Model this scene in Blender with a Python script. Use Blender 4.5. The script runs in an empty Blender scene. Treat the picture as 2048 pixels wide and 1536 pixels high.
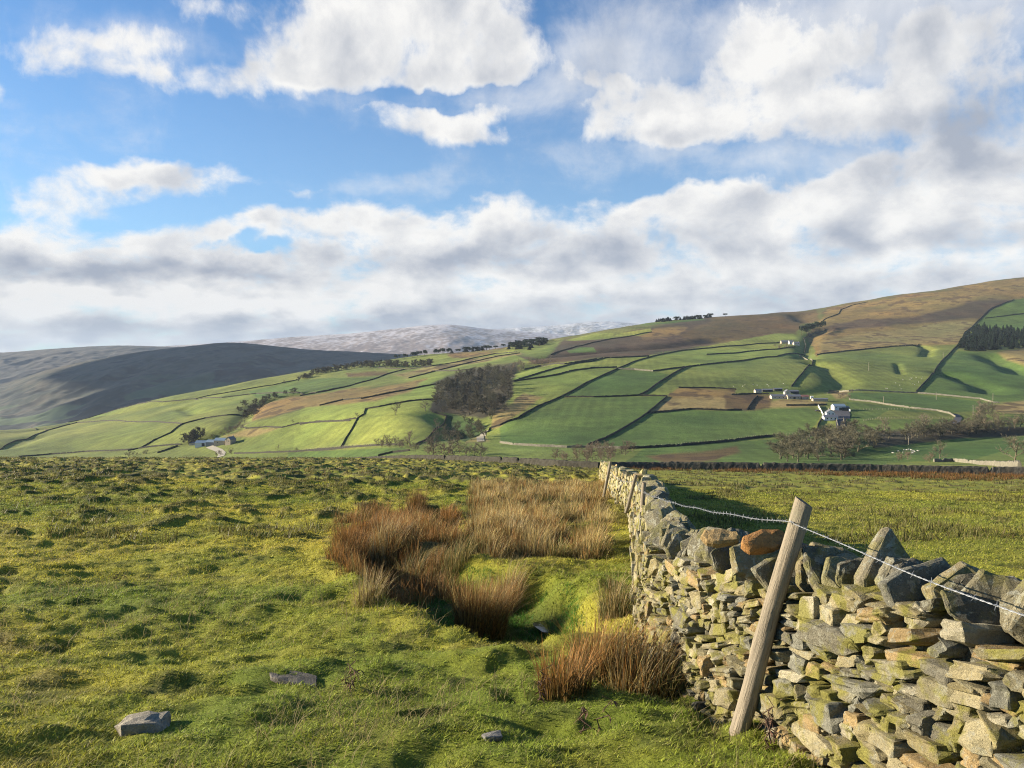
import bpy, bmesh, math, random
import numpy as np
from mathutils import Vector, Matrix
R = math.radians
random.seed(7); RNG = np.random.default_rng(7)
sc = bpy.context.scene
COL = sc.collection
F = 1577.0; CX = 1024.0; HZ = 720.0      # focal length, principal column and horizon row for a 2048 x 1536 frame

# ------------------------------------------------------------------ camera, sky, sun, exposure
cd = bpy.data.cameras.new('camera'); cam = bpy.data.objects.new('camera', cd); COL.objects.link(cam)
cam.location = (0, 0, 0); cam.rotation_euler = (R(90), 0, 0)
cd.sensor_width = 36; cd.lens = F/2048*36; cd.shift_y = -(768-HZ)/2048
cd.clip_start = .05; cd.clip_end = 90000
sc.camera = cam
sc.view_settings.view_transform = 'Standard'; sc.view_settings.look = 'None'
sc.view_settings.exposure = 1.42; sc.view_settings.gamma = 1
sc.cycles.volume_bounces = 0; sc.cycles.max_bounces = 6; sc.cycles.diffuse_bounces = 1
sc.cycles.transparent_max_bounces = 8; sc.cycles.use_denoising = True; sc.cycles.denoiser = 'OPENIMAGEDENOISE'; sc.cycles.denoising_prefilter = 'NONE'; sc.cycles.filter_width = 1.1

SUN_EL = 15.0
SUN_DIR = Vector((-.985, .17, 0)).normalized()*math.cos(R(SUN_EL)) + Vector((0, 0, math.sin(R(SUN_EL))))
ld = bpy.data.lights.new('sun', 'SUN'); ld.energy = 5.0; ld.angle = R(.5); ld.color = (1, .87, .68)
sun = bpy.data.objects.new('sun', ld); COL.objects.link(sun)
sun.rotation_euler = SUN_DIR.to_track_quat('Z', 'Y').to_euler()

world = bpy.data.worlds.new('World'); sc.world = world; world.use_nodes = True
def build_world():
    nt = world.node_tree; N = nt.nodes; L = nt.links; N.clear()
    def val(x, sock):
        if isinstance(x, (int, float)): sock.default_value = x
        else: L.new(x, sock)
    def M(op, a, b=0.0, c=None, clamp=False):
        n = N.new('ShaderNodeMath'); n.operation = op; n.use_clamp = clamp
        val(a, n.inputs[0]); val(b, n.inputs[1])
        if c is not None: val(c, n.inputs[2])
        return n.outputs[0]
    def SS(x, a, b):
        n = N.new('ShaderNodeMapRange'); n.interpolation_type = 'SMOOTHSTEP'
        val(x, n.inputs['Value']); n.inputs['From Min'].default_value = a; n.inputs['From Max'].default_value = b
        return n.outputs['Result']
    def mixc(f, a, b):
        n = N.new('ShaderNodeMix'); n.data_type = 'RGBA'
        val(f, n.inputs[0])
        for s, x in ((n.inputs[6], a), (n.inputs[7], b)):
            if isinstance(x, tuple): s.default_value = x+(1,)
            else: L.new(x, s)
        return n.outputs[2]
    tc = N.new('ShaderNodeTexCoord'); sp = N.new('ShaderNodeSeparateXYZ'); L.new(tc.outputs['Generated'], sp.inputs[0])
    X, Y, Z = sp.outputs
    az = M('ARCTAN2', X, Y); el = M('ARCSINE', Z)
    den = M('ADD', M('MAXIMUM', Z, 0.0), .11)
    pv = N.new('ShaderNodeCombineXYZ'); val(M('DIVIDE', X, den), pv.inputs[0]); val(M('DIVIDE', Y, den), pv.inputs[1])
    def noise(scale, detail, rough, dist=0.0, off=(0, 0, 0), src=None):
        mp = N.new('ShaderNodeMapping'); L.new(src or pv.outputs[0], mp.inputs[0]); mp.inputs['Location'].default_value = off
        n = N.new('ShaderNodeTexNoise'); L.new(mp.outputs[0], n.inputs['Vector'])
        n.inputs['Scale'].default_value = scale; n.inputs['Detail'].default_value = detail
        n.inputs['Roughness'].default_value = rough; n.inputs['Distortion'].default_value = dist
        return n.outputs['Fac']
    # a second, rounder noise space in azimuth and elevation for the billows
    rv = N.new('ShaderNodeCombineXYZ'); val(az, rv.inputs[0]); val(M('MULTIPLY', M('LOGARITHM', M('ADD', M('MAXIMUM', el, 0.0), .16), 2.718), .42), rv.inputs[1])
    wa = M('ADD', az, M('MULTIPLY', M('SUBTRACT', noise(9, 4, .55, src=rv.outputs[0], off=(3, 1, 0)), .5), .15))
    we = M('ADD', el, M('MULTIPLY', M('SUBTRACT', noise(11, 4, .55, src=rv.outputs[0], off=(8, 5, 2)), .5), .07))
    g = bpy.data.node_groups.new('cloud_lobe', 'ShaderNodeTree')
    for nm in ('a', 'e', 'ca', 'ce', 'ia', 'ie', 'sh', 'w', 'sum'): g.interface.new_socket(nm, in_out='INPUT', socket_type='NodeSocketFloat')
    g.interface.new_socket('out', in_out='OUTPUT', socket_type='NodeSocketFloat')
    gi = g.nodes.new('NodeGroupInput'); go = g.nodes.new('NodeGroupOutput')
    def gm(op, a, b):
        n = g.nodes.new('ShaderNodeMath'); n.operation = op
        for k, q in enumerate((a, b)):
            if isinstance(q, float): n.inputs[k].default_value = q
            else: g.links.new(q, n.inputs[k])
        return n.outputs[0]
    I = gi.outputs
    da = gm('SUBTRACT', I['a'], I['ca']); de = gm('SUBTRACT', gm('SUBTRACT', I['e'], I['ce']), gm('MULTIPLY', da, I['sh']))
    da = gm('MULTIPLY', da, I['ia']); de = gm('MULTIPLY', de, I['ie'])
    q = gm('ADD', gm('MULTIPLY', da, da), gm('MULTIPLY', de, de))
    ex = gm('MULTIPLY', gm('EXPONENT', gm('MULTIPLY', q, -1.0), 0.0), I['w'])
    g.links.new(gm('ADD', ex, I['sum']), go.inputs[0])
    def lobes(rows, a, e, start=0.0):
        cur = start
        for r in rows:
            u, v, ru, rv_, w = r[:5]; tilt = r[5] if len(r) > 5 else 0.0
            n = N.new('ShaderNodeGroup'); n.node_tree = g
            ca = math.atan2(u-CX, F); ce = math.atan2(HZ-v, math.hypot(F, u-CX))
            c2 = math.cos(ca)
            val(a, n.inputs['a']); val(e, n.inputs['e']); n.inputs['ca'].default_value = ca; n.inputs['ce'].default_value = ce
            n.inputs['ia'].default_value = F/(ru*c2*c2); n.inputs['ie'].default_value = F/(rv_*c2)
            n.inputs['sh'].default_value = tilt; n.inputs['w'].default_value = w; val(cur, n.inputs['sum'])
            cur = n.outputs[0]
        return cur
    cover = [   # column, row, half width, half height, weight, tilt
        (640, 95, 110, 90, .75), (800, 60, 170, 100, .8), (960, 50, 170, 90, .75), (880, 130, 200, 60, .6, -.1), (590,170,50,30,.4),
        (470, 165, 100, 36, .8, .25), (290, 85, 140, 45, .68), (320,160,60,25,.6), (560, 130, 50, 30, .3), (430, 10, 90, 30, .5), (150, 90, 80, 24, .42), (40, 120, 70, 30, .45), (230, 150, 50, 18, .4),
        (905, 235, 105, 46, .9), (990, 275, 90, 28, .5, -.3), (800, 262, 70, 28, .5), (740,200,40,30,.25),
        (1190, 135, 100, 55, .62), (1250, 215, 130, 55, .66), (1350, 250, 170, 55, .6), (1160, 275, 90, 25, .35), (1060, 150, 90, 60, .3),
        (1540, 130, 180, 80, .72), (1700, 60, 300, 80, .38), (1500, 10, 200, 50, .35), (1700, 220, 260, 70, .72), (1950, 170, 200, 130, .6), (1420, 200, 120, 70, .4),
        (1930, 330, 260, 70, .6), (1700, 370, 330, 45, .6), (1500, 385, 170, 40, .5), (1950, 60, 160, 60, .3),
        (350, 350, 150, 42, .9), (220, 360, 110, 34, .6), (60, 420, 120, 40, .72), (110, 375, 60, 25, .4), (10, 195, 44, 30, .8),
        (600, 440, 170, 28, .75, .1), (400, 470, 180, 26, .5), (1010, 425, 110, 42, .7), (850, 445, 110, 30, .6), (800, 362, 90, 24, .62), (600, 372, 50, 14, .5), (180, 250, 90, 20, .4), (120, 140, 90, 30, .35),
        (1300, 415, 130, 40, .7), (1500, 440, 260, 50, .75), (1880, 450, 320, 60, .8),
        (100, 500, 330, 42, .85), (400, 560, 500, 50, .9), (1000, 500, 520, 55, .95), (1600, 520, 560, 70, .95), (200, 600, 600, 60, 1.0), (1100, 600, 700, 60, 1.0), (1800, 600, 500, 60, 1.0),
        (0, 660, 1400, 45, 1.0), (1600, 660, 1200, 50, 1.0), (1255, 70, 75, 70, -.9), (1180, 350, 330, 30, -.9), (480, 492, 80, 12, -.8), (880, 192, 240, 14, -1.2), (1090, 215, 60, 60, -.9), (620, 250, 120, 40, -.5), (1140, 40, 50, 60, -.8), (250, 265, 330, 45, -.5), (1080, 340, 250, 20, -.4), (700, 320, 200, 25, -.3)]
    fine = noise(1.7, 9, .6, .25)
    big = noise(.9, 4, .5, .0, (5, 9, 0))
    puff = noise(12, 12, .64, .25, (2, 6, 1), rv.outputs[0])
    c0 = M('MINIMUM', M('MULTIPLY', lobes(cover, wa, we), 1.12), 1.12)
    nz = M('ADD', M('MULTIPLY', M('SUBTRACT', fine, .5), .9), M('ADD', M('MULTIPLY', M('SUBTRACT', puff, .5), 2.5), M('MULTIPLY', M('SUBTRACT', big, .5), .3)))
    dens = M('ADD', c0, nz)
    alpha = SS(dens, .34, 1.10)
    veil = lobes([(1480, 60, 330, 110, .75), (1850, 70, 300, 130, 1.0), (1190, 110, 150, 80, .6), (1240, 300, 240, 46, .5), (290, 90, 160, 50, .6), (820, 372, 240, 26, .45), (200, 250, 200, 34, .4),
                  (990, 200, 200, 60, .45), (1650, 330, 330, 50, .6), (620, 120, 120, 90, .4), (60, 330, 160, 50, .4)], wa, we)
    veil = SS(M('ADD', veil, M('ADD', M('MULTIPLY', M('SUBTRACT', puff, .5), 1.6), M('MULTIPLY', M('SUBTRACT', fine, .5), 1.4))), .05, 1.15)
    alpha = M('MAXIMUM', alpha, M('MULTIPLY', veil, .72))
    thick = SS(dens, .8, 1.6)
    # the same billow noise sampled a little towards the sun: its rise or fall shades the lumps
    b2 = noise(11, 5, .52, .3, (2-.028, 6+.022, 1), rv.outputs[0])
    b1 = noise(11, 5, .52, .3, (2, 6, 1), rv.outputs[0])
    rel = M('MULTIPLY', M('SUBTRACT', b1, b2), 1.5)
    tone = M('MULTIPLY', M('SUBTRACT', noise(9, 8, .55, .3, (11, 3, 0), rv.outputs[0]), .5), 1.0)
    dark = lobes([(250, 540, 300, 30, .95, -.04), (480, 545, 170, 20, .7, -.1), (60, 560, 160, 30, .5), (700, 515, 220, 26, .5), (1130, 500, 230, 38, .95), (900, 520, 200, 26, .5), (1600, 490, 330, 30, .75),
                  (1950, 470, 260, 36, .55), (1750, 260, 300, 45, .65), (1950, 210, 200, 130, .75), (1350, 275, 150, 25, .5), (1700, 130, 160, 60, .1), (860, 150, 260, 30, .5), (950, 60, 90, 60, .25), (1880, 350, 300, 40, .45), (1900,60,200,80,.35),
                  (1500, 620, 900, 60, .85), (1650, 560, 500, 30, .3), (250, 670, 500, 28, 1.0), (900, 650, 400, 26, .8), (620, 655, 200, 20, .4), (80, 395, 100, 14, .3), (620, 465, 180, 12, .35),
                  (100, 590, 230, 26, -.9), (420, 612, 320, 26, -.8), (1200, 575, 400, 22, -.5), (600, 480, 120, 20, -.3), (1000, 425, 110, 30, -.5), (1540, 120, 110, 50, -.4), (1900, 520, 260, 26, -.35), (750, 590, 260, 24, -.35)], wa, we)
    shade = M('ADD', M('ADD', M('MULTIPLY', dark, .62), tone), M('ADD', M('MULTIPLY', thick, .30), rel))
    shade = M('ADD', shade, .02, None, True)
    sky = N.new('ShaderNodeTexSky'); sky.sky_type = 'NISHITA'; sky.sun_disc = False
    sky.sun_elevation = R(SUN_EL); sky.sun_rotation = math.atan2(SUN_DIR.x, SUN_DIR.y)
    sky.air_density = 1.0; sky.dust_density = .3; sky.ozone_density = 2.5; sky.altitude = 300
    blue = N.new('ShaderNodeMix'); blue.data_type = 'RGBA'; blue.blend_type = 'MULTIPLY'; blue.inputs[0].default_value = 1
    L.new(sky.outputs[0], blue.inputs[6]); blue.inputs[7].default_value = (.62, .97, 1.27, 1)
    cl = mixc(shade, (6.6, 6.5, 6.35), (2.7, 3.0, 3.6))
    full = mixc(alpha, mixc(M('MULTIPLY', SS(el, .50, .05), .30), blue.outputs[2], (3.6, 4.9, 6.0)), cl)
    bg = N.new('ShaderNodeBackground'); L.new(full, bg.inputs[0]); bg.inputs[1].default_value = .054
    out = N.new('ShaderNodeOutputWorld'); L.new(bg.outputs[0], out.inputs[0])
build_world()
world.cycles.sampling_method = 'MANUAL'; world.cycles.sample_map_resolution = 512

# ------------------------------------------------------------------ helpers
def tag(o, label=None, cat=None, group=None, kind=None):
    if label: o['label'] = label
    if cat: o['category'] = cat
    if group: o['group'] = group
    if kind: o['kind'] = kind
    return o
def make_mesh(name, V, faces, cols=None, smooth=False):
    """V (n,3); faces: list of (m,k) int arrays"""
    me = bpy.data.meshes.new(name)
    V = np.asarray(V, dtype=np.float32); me.vertices.add(len(V)); me.vertices.foreach_set('co', V.ravel())
    fl = [np.asarray(f, dtype=np.int32) for f in faces if len(f)]
    nl = sum(f.size for f in fl); nf = sum(len(f) for f in fl)
    me.loops.add(nl); me.polygons.add(nf)
    me.loops.foreach_set('vertex_index', np.concatenate([f.ravel() for f in fl]))
    tot = np.concatenate([np.full(len(f), f.shape[1], dtype=np.int32) for f in fl])
    st = np.concatenate([[0], np.cumsum(tot)[:-1]]).astype(np.int32)
    me.polygons.foreach_set('loop_start', st)
    try: me.polygons.foreach_set('loop_total', tot)
    except Exception: pass
    me.update(calc_edges=True)
    me.polygons.foreach_set('use_smooth', np.full(nf, bool(smooth)))
    if cols is not None:
        at = me.attributes.new('Col', 'FLOAT_COLOR', 'POINT'); c = np.ones((len(V), 4), dtype=np.float32); c[:, :3] = cols
        at.data.foreach_set('color', c.ravel())
    return me
def link(name, me, mat=None, parent=None):
    o = bpy.data.objects.new(name, me); COL.objects.link(o)
    if mat is not None and me is not None and not me.materials: me.materials.append(mat)
    if parent is not None: o.parent = parent
    return o
def empty(name, loc=(0, 0, 0), rz=0):
    o = bpy.data.objects.new(name, None); COL.objects.link(o); o.location = loc; o.rotation_euler = (0, 0, rz); o.empty_display_size = .2
    return o
def sstep(x, a, b):
    t = np.clip((np.asarray(x)-a)/(np.asarray(b)-np.asarray(a)), 0, 1); return t*t*(3-2*t)
_perm = RNG.random((256, 256))
def vnoise(x, y, seed=0):
    x = np.asarray(x, float)+seed*17.31; y = np.asarray(y, float)+seed*9.77
    xi = np.floor(x).astype(int); yi = np.floor(y).astype(int); fx = x-xi; fy = y-yi
    fx = fx*fx*(3-2*fx); fy = fy*fy*(3-2*fy)
    def h(i, j): return _perm[(i+j//256*31) & 255, j & 255]
    return (h(xi, yi)*(1-fx)+h(xi+1, yi)*fx)*(1-fy)+(h(xi, yi+1)*(1-fx)+h(xi+1, yi+1)*fx)*fy
def fbm(x, y, oct=4, seed=0, gain=.5):
    s = 0; a = 1; t = 0
    for k in range(oct):
        c, d = math.cos(.6*k+.3), math.sin(.6*k+.3)
        s = s+a*vnoise((x*c-y*d)*2**k, (x*d+y*c)*2**k, seed+k*3); t += a; a *= gain
    return s/t-.5
def pchip(x, y, xq):
    x = np.asarray(x, float); y = np.asarray(y, float); h = np.diff(x); d = np.diff(y)/h
    m = np.zeros_like(y); m[0] = d[0]; m[-1] = d[-1]
    for i in range(1, len(x)-1):
        if d[i-1]*d[i] > 0:
            w1 = 2*h[i]+h[i-1]; w2 = h[i]+2*h[i-1]; m[i] = (w1+w2)/(w1/d[i-1]+w2/d[i])
    i = np.clip(np.searchsorted(x, xq)-1, 0, len(x)-2); t = np.clip((xq-x[i])/h[i], 0, 1)
    return ((1+2*t)*(1-t)**2)*y[i]+t*(1-t)**2*h[i]*m[i]+t*t*(3-2*t)*y[i+1]+t*t*(t-1)*h[i]*m[i+1]
def seg_dist(px, py, pts, closed=False):
    """distance to a polyline, and position along it"""
    pts = [tuple(p[:2]) for p in pts]
    if closed: pts = pts+[pts[0]]
    best = np.full(np.shape(px), 1e9)
    for (ax, ay), (bx, by) in zip(pts[:-1], pts[1:]):
        dx, dy = bx-ax, by-ay; L2 = dx*dx+dy*dy+1e-12
        t = np.clip(((px-ax)*dx+(py-ay)*dy)/L2, 0, 1)
        best = np.minimum(best, np.hypot(px-ax-t*dx, py-ay-t*dy))
    return best
def inside(px, py, poly):
    c = np.zeros(np.shape(px), bool); n = len(poly)
    for i in range(n):
        x1, y1 = poly[i]; x2, y2 = poly[(i+1) % n]
        if y1 == y2: continue
        c ^= ((y1 > py) != (y2 > py)) & (px < (x2-x1)*(py-y1)/(y2-y1)+x1)
    return c

# ------------------------------------------------------------------ terrain height
UC = [-900, 0, 400, 600, 800, 1024, 1200, 1400, 1600, 1800, 2048, 3000]
def row(ys, vs): return (np.array(ys, float)*np.ones(len(UC)), np.array(vs, float)*np.ones(len(UC)))
ROWS = [
 row([27]*12,  [980, 982, 982, 983, 985, 988, 992, 996, 998, 1000, 1002, 1002]),
 row([60]*12,  [938, 938, 938, 939, 941, 946, 952, 958, 960, 963, 966, 968]),
 row([110, 110, 110, 110, 112, 105, 100, 100, 105, 110, 110, 110], [917, 917, 918, 918, 919, 929, 939, 938, 938, 940, 943, 945]),
 row([240]*12, [945, 945, 945, 945, 945, 950, 940, 930, 929, 930, 932, 932]),
 row([620, 600, 480, 430, 340, 330, 325, 320, 320, 320, 320, 320], [985, 985, 975, 965, 950, 935, 926, 924, 924, 925, 925, 925]),
 row([1000, 950, 780, 640, 480, 420, 415, 410, 410, 410, 400, 400], [920, 918, 917, 916, 915, 912, 908, 905, 904, 904, 905, 905]),
 row([1100, 1050, 850, 720, 560, 490, 480, 480, 480, 480, 480, 480], [905, 902, 893, 889, 884, 888, 888, 886, 885, 882, 882, 882]),
 row([1250, 1160, 970, 860, 740, 720, 720, 730, 740, 740, 740, 740], [892, 884, 850, 832, 812, 805, 798, 797, 796, 796, 802, 805]),
 row([1450, 1350, 1250, 1150, 1080, 1000, 980, 980, 980, 980, 980, 980], [880, 873, 812, 790, 768, 745, 735, 735, 735, 738, 742, 745]),
 row([1550, 1450, 1420, 1400, 1380, 1380, 1400, 1420, 1450, 1450, 1450, 1450], [875, 867, 796, 768, 742, 715, 695, 688, 684, 680, 672, 665]),
 row([1700, 1580, 1600, 1650, 1750, 1900, 2050, 2200, 2300, 2350, 2400, 2400], [868, 860, 780, 746, 718, 692, 661, 636, 626, 594, 560, 500]),
 row([2200, 2100, 2100, 2200, 2300, 2500, 2700, 2900, 3000, 3000, 3100, 3100], [900, 890, 830, 790, 760, 735, 705, 680, 670, 640, 610, 560]),
 row([3200, 3100, 3100, 3200, 3300, 3500, 3700, 3900, 4000, 4000, 4100, 4100], [900, 890, 850, 820, 800, 775, 750, 730, 715, 690, 660, 620]),
]
NEARY = [-8, 1, 2.2, 3.4, 5, 6.5, 10, 15]; NEARZ = [-1.25, -1.56, -1.66, -1.79, -2.08, -2.36, -2.80, -3.33]
S0, S1, NS = -1.9, 1.9, 381
SG = np.linspace(S0, S1, NS)
LY = np.linspace(math.log(4.0), math.log(4108.0), 1500)      # log(y + 8)
def build_table():
    us = CX+SG*F; T = np.zeros((NS, len(LY))); yq = np.exp(LY)-8
    uc = np.clip(us, UC[0], UC[-1])
    ys = [pchip(UC, r[0], uc) for r in ROWS]; vs = [pchip(UC, r[1], uc) for r in ROWS]
    for i in range(NS):
        Y = NEARY+[a[i] for a in ys]; Zc = NEARZ+[-(v[i]-HZ)/F*a[i] for a, v in zip(ys, vs)]
        T[i] = pchip(Y, Zc, yq)
    return T
TAB = build_table()
for _ in range(2):     # soften joins between columns
    TAB[1:-1] = .25*TAB[:-2]+.5*TAB[1:-1]+.25*TAB[2:]
HOLLOW = [(-2.9, 13.2), (-2.15, 10.4), (-1.15, 8.1), (-.35, 6.75), (.15, 6.2), (.55, 6.2), (.75, 6.6), (.9, 9.8), (.4, 10.4), (-.4, 11.2), (-1.3, 12.4)]
def H0(x, y):
    x = np.asarray(x, float); y = np.asarray(y, float)
    s = x/np.maximum(y, 9.0); i = np.clip((s-S0)/(S1-S0)*(NS-1), 0, NS-1.001); i0 = i.astype(int); fi = i-i0
    j = np.clip((np.log(np.maximum(y+8, 4.01))-LY[0])/(LY[-1]-LY[0])*(len(LY)-1), 0, len(LY)-1.001); j0 = j.astype(int); fj = j-j0
    z = (TAB[i0, j0]*(1-fi)+TAB[i0+1, j0]*fi)*(1-fj)+(TAB[i0, j0+1]*(1-fi)+TAB[i0+1, j0+1]*fi)*fj
    # rolling relief of the far slopes
    k = sstep(y, 330, 700)
    z = z+k*(fbm(x/170., y/230., 3, 5)*9+fbm(x/45., y/60., 3, 9)*1.7)*(.6+.4*sstep(y, 900, 1600))
    k2 = sstep(y, 1100, 1900); z = z+k2*fbm(x/260., y/320., 4, 21)*16
    return z
TRENCH = []     # (polyline in metres, depth, width)
def H1(x, y):
    z = H0(x, y)
    for pts, dep, wid in TRENCH:
        P = np.array(pts); m = (x > P[:, 0].min()-wid*3) & (x < P[:, 0].max()+wid*3) & (y > P[:, 1].min()-wid*3) & (y < P[:, 1].max()+wid*3)
        if m.any():
            z = np.array(z); q = seg_dist(x[m], y[m], pts); z[m] -= dep*np.exp(-(q/wid)**2)
    return z
def near_relief(x, y):
    """hollow, hummocks and bumps of the pasture"""
    z = np.zeros(np.shape(x)); rgt = 1-.6*sstep(x-.15*y, 0, 2)*sstep(y, 6, 12)
    m = (x > -6) & (x < 4) & (y > 3) & (y < 16)
    if m.any():
        xm, ym = x[m], y[m]; xx = xm+fbm(xm*1.3, ym*1.3, 2, 31)*.35; yy = ym+fbm(xm*1.3, ym*1.3, 2, 37)*.35
        d = seg_dist(xx, yy, HOLLOW, True)*np.where(inside(xx, yy, HOLLOW), 1, -1)
        hz = -.55*sstep(d, -.10, .5)+.07*np.exp(-((d+.25)/.22)**2)
        z[m] += hz
    d = np.hypot(x, y)
    w = 1-sstep(y, 150, 230)
    qx = x+.5*y; lump = fbm(x/2.6, y/2.2, 3, 3)*.26+fbm(qx/1.1, y/.5, 2, 11)*.11+fbm(qx/.5, y/.24, 2, 12)*.08*(1-sstep(y, 25, 50))
    fine = fbm(x/.20, y/.17, 3, 13)*.085*(1-sstep(y, 12, 30))
    ridg = (1-np.abs(fbm(x/.9+3, y/.55, 2, 17))*4)*.035
    tuss = sstep(fbm(x/1.0, y/1.6, 2, 41), .06, .24)*.17*sstep(y, 14, 42)     # tufts that throw the dark flecks far down the pasture
    tuss = tuss+sstep(fbm(x/.62, y/.75, 2, 48), .10, .26)*.11*sstep(y, 10, 18)*(1-sstep(y, 90, 120))
    pit = -sstep(fbm(x/.9+9, y/.7, 3, 45), .16, .26)*.07*(1-sstep(y, 18, 40))
    return z+w*(lump+fine+ridg+tuss+pit)*np.where(y > 6, rgt, 1)
def H(x, y):
    x = np.atleast_1d(np.asarray(x, float)); y = np.atleast_1d(np.asarray(y, float))
    z = H1(x, y); m = y < 235
    if m.any(): z = np.array(z); z[m] += near_relief(x[m], y[m])
    return z
def h(x, y): return float(H(x, y)[0])
def unproj(u, v, lo=255, hi=4000):
    s = (u-CX)/F; ys = np.geomspace(lo, hi, 900); z = H(s*ys, ys); r = -(v-HZ)/F*ys
    g = z-r; k = np.where((g[1:] >= 0) & (g[:-1] < 0))[0]
    if len(k) == 0:
        k = np.argmax(z/ys); y = ys[k]
    else:
        k = k[0]; t = -g[k]/(g[k+1]-g[k]); y = ys[k]*(1-t)+ys[k+1]*t
    return (s*y, y, h(s*y, y))
# reading frames used when the landscape was measured: scale and origin of each
ZF = {1: (0, 620, 2.926), 2: (600, 620, 4.096), 3: (1000, 600, 3.7236), 4: (1450, 540, 3.425), 7: (1450, 740, 5.12), 0: (0, 0, 1)}
def W(z, pts, lo=255, hi=4000):
    ox, oy, k = ZF[z]; return [unproj(ox+a/k, oy+b/k, lo, hi) for a, b in pts]
def dense(pts, step):
    out = []
    for a, b in zip(pts[:-1], pts[1:]):
        n = max(1, int(math.hypot(b[0]-a[0], b[1]-a[1])/step))
        for i in range(n): out.append((a[0]+(b[0]-a[0])*i/n, a[1]+(b[1]-a[1])*i/n))
    out.append(tuple(pts[-1][:2])); return out
_tr = [  # gullies and scarps on the far slopes
 (4, [(600,628),(690,650),(722,700),(795,760),(780,790),(700,812),(560,832)], 5.5, 15),
 (4, [(545,600),(560,520),(600,450),(690,405)], 6, 16), (4, [(1820,580),(1870,620),(1950,640),(2048,700)], 8, 20),
 (4, [(1530,705),(1650,745),(1780,790),(1810,830)], 6, 16), (4, [(520,300),(560,340),(600,345)], 10, 30),
 (4, [(880,1275),(1050,1225),(1200,1195),(1400,1165),(1600,1150),(1900,1120),(2048,1100)], 2.5, 9),
 (4, [(1330,510),(1400,540),(1370,590)], 4, 9), (4, [(1180,640),(1205,710)], 2, 5),
 (2, [(1250,1000),(1350,900),(1250,800),(1400,650),(1700,500),(1980,430)], 6, 24), (2, [(1180,880),(1330,960),(1480,1000)], 6, 22),
 (1, [(1210,745),(1380,675),(1450,600),(1500,550),(1600,515),(1750,490)], 7, 15), (1, [(280,690),(450,640),(700,590),(900,555),(1100,525)], 8, 22),
 (1, [(0,720),(150,705),(260,690)], 9, 30), (1, [(0,800),(110,770),(200,735)], 7, 26), (1, [(1080,570),(1120,590),(1170,600)], 5, 14),
 (3, [(380,420),(700,380),(1000,360),(1300,330),(1600,290)], 9, 30)]
for zf, p, dep, wid in _tr: TRENCH.append(([q[:2] for q in W(zf, p)], dep, wid))

# ------------------------------------------------------------------ material helpers
def new_mat(name, rough=.9):
    m = bpy.data.materials.new(name); m.use_nodes = True; nt = m.node_tree
    b = nt.nodes['Principled BSDF']; b.inputs['Roughness'].default_value = rough
    b.inputs['Specular IOR Level'].default_value = .2
    return m, nt, b
class NB:
    def __init__(s, nt): s.nt = nt; s.tc = nt.nodes.new('ShaderNodeTexCoord'); s.geo = nt.nodes.new('ShaderNodeNewGeometry')
    def vec(s, sc_=(1, 1, 1), src='world'):
        mp = s.nt.nodes.new('ShaderNodeMapping'); mp.inputs['Scale'].default_value = sc_
        s.nt.links.new(s.geo.outputs['Position'] if src == 'world' else s.tc.outputs['Object'], mp.inputs[0]); return mp.outputs[0]
    def noise(s, scale, detail=4, rough=.5, vec=None, dist=0):
        n = s.nt.nodes.new('ShaderNodeTexNoise'); s.nt.links.new(vec or s.vec(), n.inputs['Vector'])
        n.inputs['Scale'].default_value = scale; n.inputs['Detail'].default_value = detail; n.inputs['Roughness'].default_value = rough; n.inputs['Distortion'].default_value = dist
        return n.outputs['Fac']
    def ramp(s, f, a, b, lo=0., hi=1.):
        n = s.nt.nodes.new('ShaderNodeMapRange'); n.interpolation_type = 'SMOOTHSTEP'; s.nt.links.new(f, n.inputs[0])
        for i, v in enumerate((a, b, lo, hi)): n.inputs[i+1].default_value = v
        return n.outputs[0]
    def mix(s, f, a, b, mode='MIX'):
        n = s.nt.nodes.new('ShaderNodeMix'); n.data_type = 'RGBA'; n.blend_type = mode
        for sk, x in ((n.inputs[0], f), (n.inputs[6], a), (n.inputs[7], b)):
            if isinstance(x, tuple): sk.default_value = x+(1,)
            elif isinstance(x, (int, float)): sk.default_value = x
            else: s.nt.links.new(x, sk)
        return n.outputs[2]
    def attr(s, nm='Col'):
        n = s.nt.nodes.new('ShaderNodeAttribute'); n.attribute_name = nm; return n.outputs['Color']
    def gray(s, f, lo, hi):
        r = s.nt.nodes.new('ShaderNodeMapRange'); s.nt.links.new(f, r.inputs[0]); r.inputs[3].default_value = lo; r.inputs[4].default_value = hi
        c = s.nt.nodes.new('ShaderNodeCombineXYZ')
        for k in range(3): s.nt.links.new(r.outputs[0], c.inputs[k])
        return c.outputs[0]
    def bump(s, f, strength, dist, bsdf, normal=None):
        n = s.nt.nodes.new('ShaderNodeBump'); n.inputs['Strength'].default_value = strength; n.inputs['Distance'].default_value = dist
        s.nt.links.new(f, n.inputs['Height']); s.nt.links.new(n.outputs[0], bsdf.inputs['Normal'])
        if normal: s.nt.links.new(normal, n.inputs['Normal'])
        return n.outputs[0]
    def color(s, c, bsdf): s.nt.links.new(c, bsdf.inputs['Base Color'])
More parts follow.
